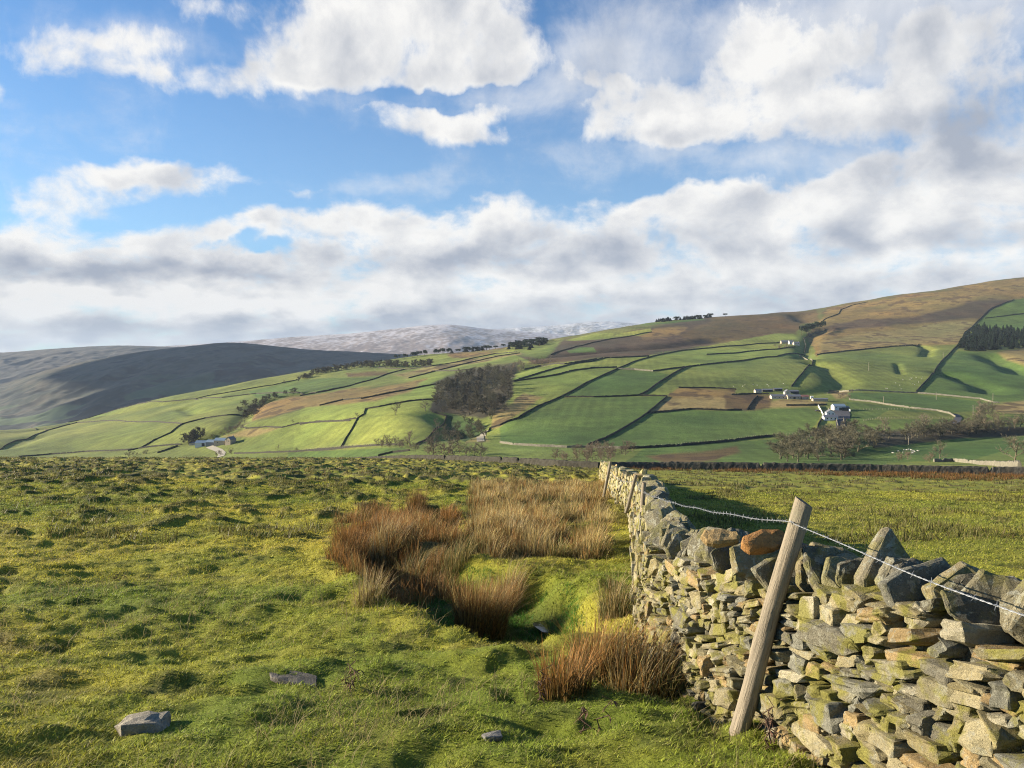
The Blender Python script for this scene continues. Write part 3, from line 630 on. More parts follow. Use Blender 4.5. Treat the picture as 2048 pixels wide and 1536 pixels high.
def build_wall():
    rg = np.random.default_rng(12); m = Merge()
    def region(s0, s1, side, tmean, lmean, protos):
        hgt = -.10; k = 0
        while hgt < WH+.24:
            tk = tmean*(.7+.75*rg.random()); s = s0+rg.random()*.1
            while s < s1:
                L = lmean*math.exp(rg.normal()*.42); L = min(max(L, tmean*.9), lmean*2.6)
                wob = (vnoise(s*.9, k*.37, 5)-.5)*.10+(vnoise(s*2.6, k*.6, 8)-.5)*.05
                T = tk*(1.0+.42*rg.random()); col = WALL_COLS[int(rg.integers(len(WALL_COLS)))]
                hh = hgt+tk*.5+wob; D = .16+.14*rg.random(); out = .02+rg.normal()*.015
                r = rg.random(); tl = rg.normal()*.08+(vnoise(s*1.3, k*.2, 15)-.42)*.45
                if hh < wall_h(s)+.02:
                    if r < .14 and L > tmean*1.5:
                        put_stone(m, protos, rg, s+L/2, hh-T*.27, L*.97, T*.52, D, side, col, tl*.5, out)
                        put_stone(m, protos, rg, s+L/2+rg.normal()*.02, hh+T*.27, L*.9, T*.5, D, side, WALL_COLS[int(rg.integers(len(WALL_COLS)))], -tl*.5, out+.01)
                    elif r < .24: put_stone(m, protos, rg, s+L/2, hh, L*1.15, T*1.75, D, side, col, tl, out+.025)
                    elif r < .30: put_stone(m, protos, rg, s+L/2, hh, L*.6, T*1.3, D, side, col, tl+.6*rg.choice([-1, 1]), out)
                    elif r > .985: pass
                    else: put_stone(m, protos, rg, s+L/2, hh, L*1.02, T*1.06, D, side, col, tl, out)
                s += L*.97
            hgt += tk*.93; k += 1
    yS = s_at_y
    region(0, yS(7.2), 1, .046, .150, PROTO)
    region(yS(7.2), yS(14), 1, .085, .22, PROTO_LO); region(yS(14), yS(30), 1, .11, .28, PROTO_LO)
    region(0, yS(9), -1, .095, .27, PROTO_LO); region(yS(9), yS(30), -1, .14, .4, PROTO_LO)
    region(yS(30), yS(94), 1, .16, .5, PROTO_LO)
    m.build('stonework', M_WALL, wall)
    # packed rubble filling inside the two faces
    c = Merge(); ss = np.arange(0, yS(94), .25); rows = []
    for s in ss:
        x, y, tx, ty, zb = wp(s); nx, ny = -ty, tx; hh = wall_h(s)-.04
        a = .07; rows.append([(x-nx*a, y-ny*a, zb-.3), (x-nx*(.11+a), y-ny*(.11+a), zb+hh), (x-nx*(WB-.11-a), y-ny*(WB-.11-a), zb+hh), (x-nx*(WB-a), y-ny*(WB-a), zb-.3)])
    V = np.array(rows).reshape(-1, 3); T = []
    for i in range(len(ss)-1):
        for k in range(3):
            a, b_ = i*4+k, i*4+k+1; T += [(a, b_, b_+4), (a, b_+4, a+4)]
    c.add(W2(V), np.array(T), (.10, .09, .06)); c.build('rubble_filling', M_WALL, wall)
build_wall()
def slab(rg, length, height, thick, pts=8, point=None, bev=.012):
    """upright slab: outline in x (across the wall) and z, thickness along y"""
    P = []
    if point is None:
        a0 = rg.random()*2
        for k in range(pts):
            a = 2*math.pi*(k+rg.normal()*.16)/pts+a0; c_, s_ = math.cos(a), math.sin(a); p = 2.9
            r = 1/((abs(c_)**p+abs(s_)**p)**(1/p))*(.86+.2*rg.random()); P.append((r*c_*length/2, r*s_*height/2))
    else: P = [(a*length, b_*height) for a, b_ in point]
    Q = []
    for x, z in P:
        t1 = .5*(.72+.35*rg.random()); t2 = .5*(.72+.35*rg.random()); q = .86+.1*rg.random()
        Q += [(x*q, -thick*t1, z*q), (x, -thick*.2*rg.random(), z), (x*.93, thick*t2, z*.93)]
    V, T = hull(Q, bev*.45, 1)
    f = fbm(V[:, 0]*14+rg.random()*50, V[:, 2]*14+V[:, 1]*9, 3, 3)
    n = V/np.maximum(np.linalg.norm(V, axis=1, keepdims=True), 1e-6); V = V+n*(f*.022)[:, None]
    return V, T
def place_cope(rg, s, V, T, across, lift, lean, yaw, roll, col, mat=None, name='cope_stone', parent=wall, label=None):
    x, y, tx, ty, zb = wp(s); nx, ny = -ty, tx
    V = V @ rotm(lean, roll, yaw).T
    c0 = -WB/2+across
    zt = zb+wall_h(s)+lift-V[:, 2].min()*.0
    # slab x axis runs across the wall, y axis along it
    Wd = np.stack([x+(V[:, 1])*tx+(-V[:, 0]+c0)*nx, y+(V[:, 1])*ty+(-V[:, 0]+c0)*ny, zt+V[:, 2]], 1)
    org = Wd.mean(0)*np.array([1, 1, 0])+np.array([0, 0, Wd[:, 2].min()])
    me = make_mesh(name, Wd-org, [T], np.tile(np.array(col)*(.85+.3*rg.random()), (len(V), 1)))
    o = link(name, me, mat or M_COPE, parent); o.location = tuple(org-(np.array([1.6, .9, -1.6]) if parent is not None else 0))
    if label: o['label'] = label
    return o
def build_copes():
    rg = np.random.default_rng(21); s = s_at_y(.9); n = 0
    hole = [(s_at_y(3.28), s_at_y(3.50)), (s_at_y(4.15), s_at_y(4.4))]
    while s < s_at_y(27) and n < 97:
        y = np.interp(s, FS, FOOT[:, 1]); near = y < 7.2
        th = (.035+.045*rg.random()) if near else (.10+.09*rg.random()); ht = (.15+.11*rg.random()) if y < 3.6 else .20+.12*rg.random(); ln = .26+.16*rg.random()
        if not any(a < s < b for a, b in hole):
            V, T = slab(rg, ln, ht, th, int(rg.integers(6, 9)))
            if near: V, T = roughen(V, T, .022, 24, rg.random()*90, .026)
            place_cope(rg, s, V, T, rg.normal()*.05, ht*.34, -.35+rg.normal()*.35, rg.normal()*.45, rg.normal()*.30, COPE_COLS[int(rg.integers(len(COPE_COLS)))])
            n += 1
        s += th*(1.05+.35*rg.random())+(.008 if near else .04)
        if y > 8: s += .10
    # the tall pointed slab
    V, T = slab(rg, .34, .34, .07, point=[(-.5, -.5), (.5, -.48), (.52, -.1), (.08, .56), (-.02, .52), (-.5, -.05)]); V, T = roughen(V, T, .015, 24, 4)
    place_cope(rg, s_at_y(3.38), V, T, .0, .13, -.15, .15, .0, (.30, .26, .17), label='tall pointed cope stone')
    V, T = slab(rg, .34, .25, .07, point=[(-.5, .3), (-.2, .45), (.4, .5), (.5, .1), (.3, -.45), (-.1, -.5), (-.45, -.1)]); V, T = roughen(V, T, .015, 24, 9)
    place_cope(rg, s_at_y(3.05), V, T, .08, .05, -.25, .1, -.1, (.22, .21, .16))
build_copes()
# loose rust-coloured slabs lying on the copes
def loose(u, v, y, L, Wd, T_, col, label, rot, seed, mat):
    rg = np.random.default_rng(seed); V, T = slab(rg, L, Wd, T_, 8); V, T = roughen(V, T, .035, 10, seed)
    V = V @ rotm(rot[0], rot[1], rot[2]).T
    o = link('loose_stone', make_mesh('loose_stone', V, [T], np.tile(np.array(col), (len(V), 1))), mat); o.location = ((u-CX)/F*y, y, -(v-HZ)/F*y)
    return tag(o, label, 'stone')
loose(1524, 1084, 4.12, .27, .14, .075, (.50, .25, .085), 'rust orange sandstone slab lying on the wall top just left of the leaning post', (-.85, -.12, .2), 5, M_ORANGE)
loose(1440, 1076, 4.62, .25, .12, .055, (.42, .29, .13), 'tan flat slab on the wall top left of the bright orange stone', (-1.0, -.05, -.1), 8, M_ORANGE)

# ------------------------------------------------------------------ posts and barbed wire
def on_ground_early(u, v): return unproj(u, v, 2, 12)
def wood_mat(name, base):
    m, nt, b = new_mat(name, .85); nb = NB(nt); v = nb.vec((14, 14, 1.1), 'obj'); v2 = nb.vec((1, 1, 1), 'obj')
    c = nb.mix(nb.noise(3.2, 7, .65, v, .6), tuple(x*.28 for x in base), tuple(min(1, x*1.35) for x in base))
    c = nb.mix(nb.ramp(nb.noise(9, 6, .7, nb.vec((10, 10, .8), 'obj')), .60, .68, 0, .8), c, (.06, .045, .03))
    c = nb.mix(nb.ramp(nb.noise(3, 4, .6, v2), .55, .72, 0, .5), c, (.20, .20, .12)); nb.color(c, b)
    nb.bump(nb.noise(4, 8, .7, v, .5), .1+.9, .016, b); return m
M_WOOD = wood_mat('weathered_post_wood', (.31, .26, .185)); M_WOOD2 = wood_mat('dark_post_wood', (.27, .23, .16))
M_END = mat_plain('post_end_grain', (.13, .10, .07), .9, .3, 60, (90, .5, .004), 'obj')
M_WIRE = bpy.data.materials.new('galvanised_wire'); M_WIRE.use_nodes = True
_b = M_WIRE.node_tree.nodes['Principled BSDF']; _b.inputs['Base Color'].default_value = (.27, .28, .29, 1); _b.inputs['Metallic'].default_value = .6; _b.inputs['Roughness'].default_value = .45
def tube(P, rad, n=8, seed=0, rough=0.0, cap=True):
    P = [np.array(p, float) for p in P]; V = []; T = []
    up = np.array([.0, 1., .0]) if abs((P[-1]-P[0])[1]) < .8*np.linalg.norm(P[-1]-P[0]) else np.array([1., 0, 0])
    rr = rad if hasattr(rad, '__len__') else [rad]*len(P)
    for i, p in enumerate(P):
        d = P[min(i+1, len(P)-1)]-P[max(i-1, 0)]; d = d/np.linalg.norm(d); a = np.cross(d, up); a /= np.linalg.norm(a); b_ = np.cross(d, a)
        for k in range(n):
            t = 2*math.pi*k/n; r = rr[i]*(1+(rough*(vnoise(k*1.7+seed, i*.35+seed, 4)-.5)*2 if rough else 0))
            V.append(p+a*math.cos(t)*r+b_*math.sin(t)*r)
    for i in range(len(P)-1):
        for k in range(n):
            a, b_ = i*n+k, i*n+(k+1) % n; T += [(a, b_, b_+n), (a, b_+n, a+n)]
    if cap:
        V += [P[0], P[-1]]; c0, c1 = len(V)-2, len(V)-1; m = (len(P)-1)*n
        for k in range(n): T += [(c0, (k+1) % n, k), (c1, m+k, m+(k+1) % n)]
    return np.array(V), np.array(T)
def post(base, top, r0, r1, label, mat, seed, group=None, nseg=22, cut=.0, slant=None):
    b0 = Vector(base); ax = Vector(top)-b0; L = ax.length; root = empty('fence_post', base); root.rotation_euler = ax.to_track_quat('Z', 'Y').to_euler()
    tag(root, label, 'fence post', group)
    pts = [(.006*math.sin(i*.5+seed), .005*math.cos(i*.37+seed), L*i/nseg) for i in range(nseg+1)]
    rad = [r0+(r1-r0)*i/nseg+(.003*math.exp(-((i/nseg-.42)/.03)**2)) for i in range(nseg+1)]
    V, T = tube(pts, rad, 18, seed, .06, cap=False)
    if slant: V[-18:, 2] += V[-18:, 0]*slant[0]+V[-18:, 1]*slant[1]
    me = make_mesh('shaft', V, [T], None, True); link('shaft', me, mat, root)
    E = V[-18:].copy(); E = np.vstack([E, E.mean(0)]); Te = np.array([(18, k, (k+1) % 18) for k in range(18)])
    link('sawn_top', make_mesh('sawn_top', E, [Te]), M_END, root)
    return root
def at(u, v, y): return Vector(((u-CX)/F*y, y, -(v-HZ)/F*y))
_g = on_ground_early(1478, 1458); p_base = Vector(_g); p_top = at(1606, 1003, 3.80)
post(p_base+(p_base-p_top)*.05, p_top, .046, .043, 'thick round post leaning right against the wall in the foreground', M_WOOD, 2, slant=(.0, .35))
def gpost(u, vt, vb, y, r, dx, label, seed, mat):
    t = at(u, vt, y); b_ = at(u-dx, vb, y); return post(b_-(t-b_)*.35, t, r, r*.94, label, mat, seed, 'posts along the wall top', 10), t
_, t2 = gpost(1288, 965, 1016, 10.4, .031, 2, 'short straight post rising from the wall top where the near wire ends', 5, M_WOOD)
_, t3 = gpost(1273, 950, 1006, 13.5, .030, 16, 'leaning post just behind the short straight post, propped on the wall', 9, M_WOOD2)
_, t4 = gpost(1221, 923, 976, 23.5, .046, 10, 'farthest leaning post on the wall, near the crest of the pasture', 13, M_WOOD2)
def wire(A, B, sag, name, label, barbs=.11, r=.0022, lead=0.0):
    r *= .72
    A, B = Vector(A), Vector(B); L = (B-A).length; n = max(12, int(L/.012)) if L < 8.5 else int(L/.03); m = Merge()
    def c(t): p = A.lerp(B, t); return np.array([p.x+.004*math.sin(t*L*3), p.y, p.z-sag*4*t*(1-t)+.004*math.sin(t*L*5+1)])
    d = np.array((B-A).normalized()); a = np.cross(d, [0, 0, 1]); a /= np.linalg.norm(a); b_ = np.cross(d, a)
    for ph in (0, math.pi):
        P = [c(i/n)+(a*math.cos(i/n*L*95+ph)+b_*math.sin(i/n*L*95+ph))*r*1.0 for i in range(n+1)]
        V, T = tube(P, r*.85, 5, cap=False); m.add(V, T, (.5, .5, .5))
    k = 0; s = .05; rg = np.random.default_rng(int(L*100))
    while s < L-.05:
        p = c(s/L); t = rg.random()*6
        for j in range(4):
            q = a*math.cos(t+j*1.57)+b_*math.sin(t+j*1.57); pp = p+d*(j*.003)
            V, T = tube([pp-q*.002, pp+q*.015+d*rg.normal()*.003], [r*.9, r*.3], 4); m.add(V, T, (.5, .5, .5))
        V, T = tube([p-d*.006, p+d*.012], r*2.0, 6); m.add(V, T, (.5, .5, .5)); s += barbs
    return tag(m.build(name, M_WIRE), label, 'wire')
wp1 = at(1588, 1046, 3.735); wire(at(2200, 1290, 1.9), wp1, .012, 'barbed_wire', 'barbed wire running from the leaning post to the right edge over the wall')
wire(wp1, t2+Vector((-.02, -.04, -.12)), .045, 'barbed_wire', 'long sagging barbed wire between the thick leaning post and the short post', r=.0026)
wire(t2+Vector((-.02, 0, -.12)), t3+Vector((0, -.03, -.1)), .05, 'barbed_wire', 'short wire between the two middle posts on the wall', .2, .003)
wire(t3+Vector((0, 0, -.1)), t4+Vector((0, -.05, -.3)), .12, 'barbed_wire', 'far wire running on to the farthest post', .3, .004)

# ------------------------------------------------------------------ rocks and water in the pasture
def ground_rock(x, y, L, Wd, Hh, col, label, seed, rz=0, sink=.3):
    rg = np.random.default_rng(seed); V, T = hull(rock_points(rg), .05, 2); V = V*np.array([L, Wd, Hh]); V, T = roughen(V, T, .35*Hh, 9, seed, .02)
    o = link('rock', make_mesh('rock', V, [T], np.tile(np.array(col), (len(V), 1))), M_ROCK); o.location = (x, y, h(x, y)+Hh*(.38-sink)); o.rotation_euler = (0, .06, rz); return tag(o, label, 'rock')
M_ROCK = stone_mat('field_rock', .12, .05)
def on_ground(u, v, lo=2, hi=200): return unproj(u, v, lo, hi)
for u, v, L, Wd, Hh, col, lab, sd, rz in [(286, 1462, .30, .20, .13, (.42, .375, .29), 'pinkish grey boulder sitting in the grass at the lower left', 41, .1),
        (590, 1362, .42, .20, .07, (.20, .18, .15), 'dark flat rock half buried in the bank below the hollow', 43, -.3), (985, 1476, .10, .06, .035, (.36, .34, .30), 'small pale pointed stone in the grass at the bottom centre', 47, .4)]:
    x, y, z = on_ground(u, v, 2.2, 20); ground_rock(x, y, L, Wd, Hh, col, lab, sd, rz)
M_WATER = bpy.data.materials.new('bog_water'); M_WATER.use_nodes = True; _n = M_WATER.node_tree; _b = _n.nodes['Principled BSDF']
_b.inputs['Base Color'].default_value = (.02, .022, .016, 1); _b.inputs['Roughness'].default_value = .08
nb = NB(_n); nb.bump(nb.noise(18, 3, .5), .15, .01, _b)
for k, (u, v, r) in enumerate([(1105, 1248, .36), (872, 1244, .30)]):
    x, y, z = on_ground(u, v, 5, 15); r *= .6; ring = [(x+r*math.cos(a)*(1+.2*math.sin(3*a+k)), y+r*1.2*math.sin(a)*(1+.2*math.cos(2*a)), z-.03) for a in np.linspace(0, 2*math.pi, 28)[:-1]]
    tag(link('bog_water', make_mesh('bog_water', np.array(ring+[(x, y, z-.03)]), [np.array([(27, i, (i+1) % 27) for i in range(27)])]), M_WATER), 'standing water in the boggy hollow', kind='structure')

# ------------------------------------------------------------------ grass and rushes
def blades(X, Y, Z, hgt, wid, lean, ang, col, seg=1, curl=1.0, tipcol=None):
    """tapering blades; returns verts, tris, colours. lean = horizontal throw of the tip as a share of the height"""
    n = len(X); ca, sa = np.cos(ang), np.sin(ang); fa = ang+math.pi/2+RNG.normal(size=n)*.5; px, py = np.cos(fa)*wid/2, np.sin(fa)*wid/2
    V = []; C = []
    for k in range(seg+1):
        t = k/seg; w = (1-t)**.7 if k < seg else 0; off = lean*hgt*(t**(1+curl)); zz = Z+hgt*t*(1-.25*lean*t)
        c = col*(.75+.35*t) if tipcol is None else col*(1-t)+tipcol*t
        if k < seg:
            V += [np.stack([X+ca*off-px*w, Y+sa*off-py*w, zz], 1), np.stack([X+ca*off+px*w, Y+sa*off+py*w, zz], 1)]; C += [c, c]
        else: V.append(np.stack([X+ca*off, Y+sa*off, zz], 1)); C.append(c)
    m = 2*seg+1; VV = np.stack(V, 1).reshape(-1, 3); CC = np.stack(C, 1).reshape(-1, 3); b0 = np.arange(n)*m; T = []
    for k in range(seg):
        a = b0+2*k
        if k < seg-1: T += [np.stack([a, a+1, a+3], 1), np.stack([a, a+3, a+2], 1)]
        else: T.append(np.stack([a, a+1, a+2], 1))
    return VV, np.concatenate(T), CC
M_GRASS = mat_attr('grass_blades', .6, .35); M_RUSH = mat_attr('rush_stems', .7, .25)
def wall_clear(x, y, gap=.0):
    fx = np.interp(y, FOOT[:, 1], FOOT[:, 0]); return (x < fx-gap) | (x > fx+WB+gap)
def build_grass():
    N = 800000
    # even density per square metre up close, thinning with distance
    y = (RNG.random(N)**1.55)*(34-2.1)+2.1; s = (RNG.random(N)*2-1)*.74; x = s*y
    k = wall_clear(x, y, -.03) & ~((x > np.interp(y, FOOT[:, 1], FOOT[:, 0])+WB) & (y < 5)); x, y = x[k], y[k]
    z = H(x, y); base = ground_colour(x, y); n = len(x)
    cl = fbm(x/.16, y/.16, 2, 141)+fbm(x/.7, y/.7, 2, 145)*.8
    hg = (.013+.0014*y+.020*np.clip(.5+cl*1.6, 0, 1.4))*(.6+.8*RNG.random(n)); hg *= 1+.0*y
    wd = (.0034+.00060*y)*(.7+.7*RNG.random(n))
    lean = .5+.9*RNG.random(n); ang = RNG.normal(size=n)*1.9+.3
    col = base*(.30+1.45*RNG.random(n))[:, None]*1.45
    yl = RNG.random(n) < .16; col[yl] = lerp(col[yl], np.array([.36, .30, .13]), .6)
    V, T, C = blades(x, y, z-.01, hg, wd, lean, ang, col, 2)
    tag(link('grass', make_mesh('grass', V, [T], C), M_GRASS), 'short grazed grass covering the near pasture', 'grass', kind='stuff')
    # longer dead stalks
    N = 24000; y = 2.2+RNG.random(N)**1.4*22; x = (RNG.random(N)*2-1)*.72*y; k = wall_clear(x, y, .02) & (fbm(x/1.1, y/1.1, 3, 151) > .02); x, y = x[k], y[k]; n = len(x)
    V, T, C = blades(x, y, H(x, y)-.01, .08+.13*RNG.random(n), .0022+.0003*y, .5+RNG.random(n)*.9, RNG.random(n)*6.28, np.array([.34, .27, .12])*(.6+.7*RNG.random(n))[:, None], 3)
    tag(link('dry_grass', make_mesh('dry_grass', V, [T], C), M_GRASS), 'scattered dry straw-coloured stalks in the turf', 'dry grass', kind='stuff')
    # coarse tufts on the far part of the pasture
    N = 120000; y = 14+RNG.random(N)**1.3*96; x = (RNG.random(N)*2-1)*.70*y; t = fbm(x/1.0, y/1.6, 2, 41); k = wall_clear(x, y, .1) & (t > .10+.12*RNG.random(N)); x, y = x[k], y[k]; n = len(x)
    V, T, C = blades(x, y, H(x, y)-.02, .10+.12*RNG.random(n), .012+.0012*y, .5*RNG.random(n)+.2, RNG.random(n)*6.28, lerp(np.array([.13, .10, .04]), np.array([.16, .17, .04]), RNG.random(n)), 1)
    tag(link('tussocks', make_mesh('tussocks', V, [T], C), M_GRASS), 'coarse brown tufts dotted over the far pasture', 'tussocks', kind='stuff')
build_grass()
RC = dict(orange=(.36, .165, .045), straw=(.47, .35, .13), brown=(.19, .105, .040), green=(.10, .12, .035), pale=(.46, .36, .20))
def rush_clump(cx, cy, r, hgt, n, cols, lean_dir=None, spread=.55, wid=.0042, seg=4):
    a = RNG.random(n)*6.28; q = RNG.random(n)**.6*r*.62; x = cx+np.cos(a)*q; y = cy+np.sin(a)*q
    lean = spread*(.12+q/(r*.62)*.8)*(.4+1.1*RNG.random(n)); ang = a+RNG.normal(size=n)*.9; br = RNG.random(n) < .12; lean[br] += .5
    if lean_dir is not None:
        bx, by = math.cos(lean_dir), math.sin(lean_dir); vx = np.cos(ang)*lean+bx*.16; vy = np.sin(ang)*lean+by*.16; lean = np.hypot(vx, vy); ang = np.arctan2(vy, vx)
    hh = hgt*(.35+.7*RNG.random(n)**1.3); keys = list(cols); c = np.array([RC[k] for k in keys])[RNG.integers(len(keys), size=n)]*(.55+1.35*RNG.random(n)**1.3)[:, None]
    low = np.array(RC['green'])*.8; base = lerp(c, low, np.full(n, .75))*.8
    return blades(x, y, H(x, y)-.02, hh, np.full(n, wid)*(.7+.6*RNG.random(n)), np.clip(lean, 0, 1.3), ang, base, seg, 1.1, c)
def rushes():
    def one(u, v, r, hgt, n, cols, label, ld=.4, lo=3, sp=.55):
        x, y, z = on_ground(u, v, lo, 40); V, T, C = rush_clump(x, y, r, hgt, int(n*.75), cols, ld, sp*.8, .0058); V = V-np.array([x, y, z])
        o = link('rush_clump', make_mesh('rush_clump', V, [T], C), M_RUSH); o.location = (x, y, z); tag(o, label, 'rush clump')
    O, S, B, G, P = 'orange', 'straw', 'brown', 'green', 'pale'
    one(960, 1262, .50, .74, 3600, (O, B, B, S), 'large brown rush clump standing in the middle of the boggy hollow', .3, 6)
    one(1010, 1225, .36, .62, 1100, (S, O, P, B), 'pale-tipped rush clump behind the right side of the large brown clump', .5, 6)
    one(1130, 1385, .26, .38, 700, (O, B, O), 'low rust-brown rush clump at the right lip of the hollow', .9, 4)
    one(1200, 1345, .34, .45, 1200, (O, O, B, S), 'orange rush clump leaning right beside the foot of the wall', .5, 4)
    one(1275, 1375, .34, .42, 1200, (B, O, S, P), 'dark brown rush clump against the wall foot left of the leaning post', .2, 4)
    one(1330, 1390, .26, .34, 700, (B, S, G), 'thin greenish brown rushes touching the wall stones left of the leaning post', .2, 4)
    one(1235, 1235, .30, .50, 900, (B, S, G, P), 'dull olive-brown rushes growing up the wall face beside the hollow', .2, 5)
    one(700, 1118, .42, .62, 1100, (O, O, B), 'rusty rush clump at the left end of the rush bed', 2.6, 8)
    one(835, 1020, .40, .60, 900, (B, O), 'dark brown clump at the upper left of the rush bed', 1.5, 12)
    one(775, 1100, .44, .66, 1200, (P, S, O), 'bleached wind-combed rush clump in the left rush bed', .2, 8)
    one(820, 1180, .34, .55, 900, (P, S, G), 'arching pale rushes above the left bank of the hollow', .3, 7)
    one(740, 1200, .28, .42, 500, (S, B, P), 'drooping straw rushes over the dark bank', -.3, 7)
    one(915, 1130, .36, .48, 800, (G, S, B), 'greenish rush clump behind the large brown clump', .2, 8)
    # the beds
    m = Merge(); rg = np.random.default_rng(5); k = 0; tries = 0
    while k < 560 and tries < 12000:
        tries += 1; y = 8.6+rg.random()**1.3*24; x = -3.8+rg.random()*(3.8+.15*y)
        if rush_mask(np.array([x]), np.array([y]))[0] < .45: continue
        left = x/y < -.06; cols = ((O, B, B, O), (O, O, B), (O, S, B), (B, B, O))[int(rg.integers(4))] if left else ((S, S, P, O), (S, O, B), (P, S, S), (O, S, S), (S, G, B))[int(rg.integers(5))]
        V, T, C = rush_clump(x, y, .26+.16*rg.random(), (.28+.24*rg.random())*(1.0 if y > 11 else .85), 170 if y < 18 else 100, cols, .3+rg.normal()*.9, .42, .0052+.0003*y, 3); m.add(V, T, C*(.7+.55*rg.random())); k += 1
    tag(m.build('rush_bed', M_RUSH), 'bed of straw and orange rushes filling the wet ground beyond the hollow', 'rushes', kind='stuff')
    m = Merge(); k = 0
    for _ in range(9000):
        y = 42+rg.random()*56; x = 4+rg.random()*62
        yw = float(np.interp(x, [c_[0] for c_ in CROSS_R], [c_[1] for c_ in CROSS_R])); wd = 3+26*np.clip((x/y-.1)/.5, 0, 1)
        if y > yw-1.5 or y < yw-wd or vnoise(x/4, y/9, 9) < .50: continue
        V, T, C = rush_clump(x, y, .5, .5, 22, (O, B, B), .3, .5, .04, 1); m.add(V, T, C*np.array([.62, .56, .52])); k += 1
        if k > 700: break
    tag(m.build('rush_strip', M_RUSH), 'rust-red strip of rushes in front of the dark cross wall on the right', 'rushes', kind='stuff')
    m = Merge()
    for _ in range(150):
        y = 40+rg.random()*55; x = -35+rg.random()*38
        if vnoise(x/9, y/14, 19) < .5: continue
        V, T, C = rush_clump(x, y, .4, .32, 26, (B, B, O), .3, .5, .03, 1); m.add(V, T, C)
    tag(m.build('rush_tufts', M_RUSH), 'small dark rush tufts scattered along the crest of the pasture', 'rushes', kind='stuff')
    # moss cushions and fresh bog grass
    N = 42000; x = rg.random(N)*3.6-2.4; y = 6+rg.random(N)*5.5; d = seg_dist(x, y, HOLLOW, True)*np.where(inside(x, y, HOLLOW), 1, -1); k = (d > .1) & (fbm(x/.5, y/.5, 3, 161) > -.04); x, y = x[k], y[k]; n = len(x)
    V, T, C = blades(x, y, H(x, y)-.01, .05+.07*rg.random(n), np.full(n, .0065), .3+.8*rg.random(n), rg.random(n)*6.28, np.array([.085, .22, .03])*(.6+.9*rg.random(n))[:, None], 2)
    tag(link('bog_grass', make_mesh('bog_grass', V, [T], C), M_GRASS), 'vivid green grass in the wet hollow', 'grass', kind='stuff')
rushes()
M_DEAD = mat_attr('dead_stalks', .9, .1)
def thistle(u, v, hgt, label, seed):
    rg = np.random.default_rng(seed); x, y, z = on_ground(u, v, 2.5, 30); m = Merge()
    for st in range(3):
        b0 = np.array([rg.normal()*.03, rg.normal()*.03, -.02]); hh = hgt*(.7+.4*rg.random()); P = [b0+np.array([rg.normal()*.006*i, rg.normal()*.006*i, hh*i/7]) for i in range(8)]
        V, T = tube(P, [.005-.0004*i for i in range(8)], 5); m.add(V, T, (.10, .065, .045))
        for k in range(26):
            t = rg.random(); p = P[int(t*7)]; L = .018+.03*rg.random(); a = rg.random()*6.28; q = p+np.array([math.cos(a)*L, math.sin(a)*L, -L*.7]); r_ = p+np.array([math.cos(a+.4)*L*.5, math.sin(a+.4)*L*.5, -L*.2])
            m.add(np.array([p, q, r_]), np.array([[0, 1, 2]]), np.array([.13, .075, .05])*(.6+.8*rg.random()))
    o = m.build('thistle', M_DEAD); o.location = (x, y, z); tag(o, label, 'dead thistle', 'dead thistles in the grass')
for i, (u, v, hh, lab) in enumerate([(1085, 1400, .22, 'dead brown dock stalk drooping left of the rust-brown rush clump'), (1168, 1470, .22, 'dead brown stalk in the grass at the bottom, in front of the orange rushes'), (1545, 1490, .26, 'dry stalk against the wall just right of the post foot'),
        (235, 1160, .14, 'withered thistle in the left pasture'), (705, 1380, .20, 'withered stalk above the dark half-buried rock'), (1218, 1110, .16, 'reddish dead stalk between the rush bed and the wall')]): thistle(u, v, hh, lab, 60+i)

# ------------------------------------------------------------------ field walls
def ribbon(pts, height, width, seed=0, step=1.6, jag=.12, col=(.20, .18, .13), even=False):
    """a dry stone wall along a ground polyline: battered sides, ragged cope line"""
    P = dense(pts, step); P = np.array(P); rg = np.random.default_rng(seed+5); n = len(P)
    P[1:-1] += rg.normal(size=(n-2, 2))*.02*step if n > 2 else 0
    T_ = np.gradient(P, axis=0); T_ /= np.maximum(np.hypot(T_[:, 0], T_[:, 1])[:, None], 1e-6); N_ = np.stack([-T_[:, 1], T_[:, 0]], 1)
    z = (H1 if even else H)(P[:, 0], P[:, 1]); hh = height*(1+rg.normal(size=n)*jag*.6); gap = rg.random(n) < .012; hh[gap] *= .45
    prof = [(-.5, -.4), (-.46, .3), (-.34, .82), (-.22, 1.0), (.2, .97), (.34, .82), (.46, .3), (.5, -.4)]
    V = []; C = []
    for a, b_ in prof:
        w = a*width*(1+rg.normal(size=n)*jag); zz = z+np.where(b_ > 0, b_*hh*(1+rg.normal(size=n)*jag*.4), b_)
        V.append(np.stack([P[:, 0]+N_[:, 0]*w, P[:, 1]+N_[:, 1]*w, zz], 1)); C.append(np.array(col)*(.75+.5*rg.random(n))[:, None])
    m = len(prof); V = np.stack(V, 1).reshape(-1, 3); C = np.stack(C, 1).reshape(-1, 3); i = np.arange(n-1)[:, None]*m; k = np.arange(m-1)[None, :]
    a = (i+k).ravel(); q = np.stack([a, a+1, a+1+m, a+m], 1); e = np.array([[0, 1, 2, 3], [0, 3, 4, 7], [7, 4, 5, 6]]); e2 = e[:, ::-1]+(n-1)*m
    return V, [np.concatenate([q, e, e2])], C
def field_wall(pts, label, height=1.45, width=.75, seed=0, step=1.6, col=(.20, .18, .13), name='field_wall', cat='stone wall', group=None, jag=.12, fences=None):
    V, Fq, C = ribbon([p[:2] for p in pts], height, width, seed, step, jag, col, step < .5); o = V[0].copy()
    ob = link(name, make_mesh(name, V-o, Fq, C), M_FARWALL); ob.location = tuple(o); return tag(ob, label, cat, group)
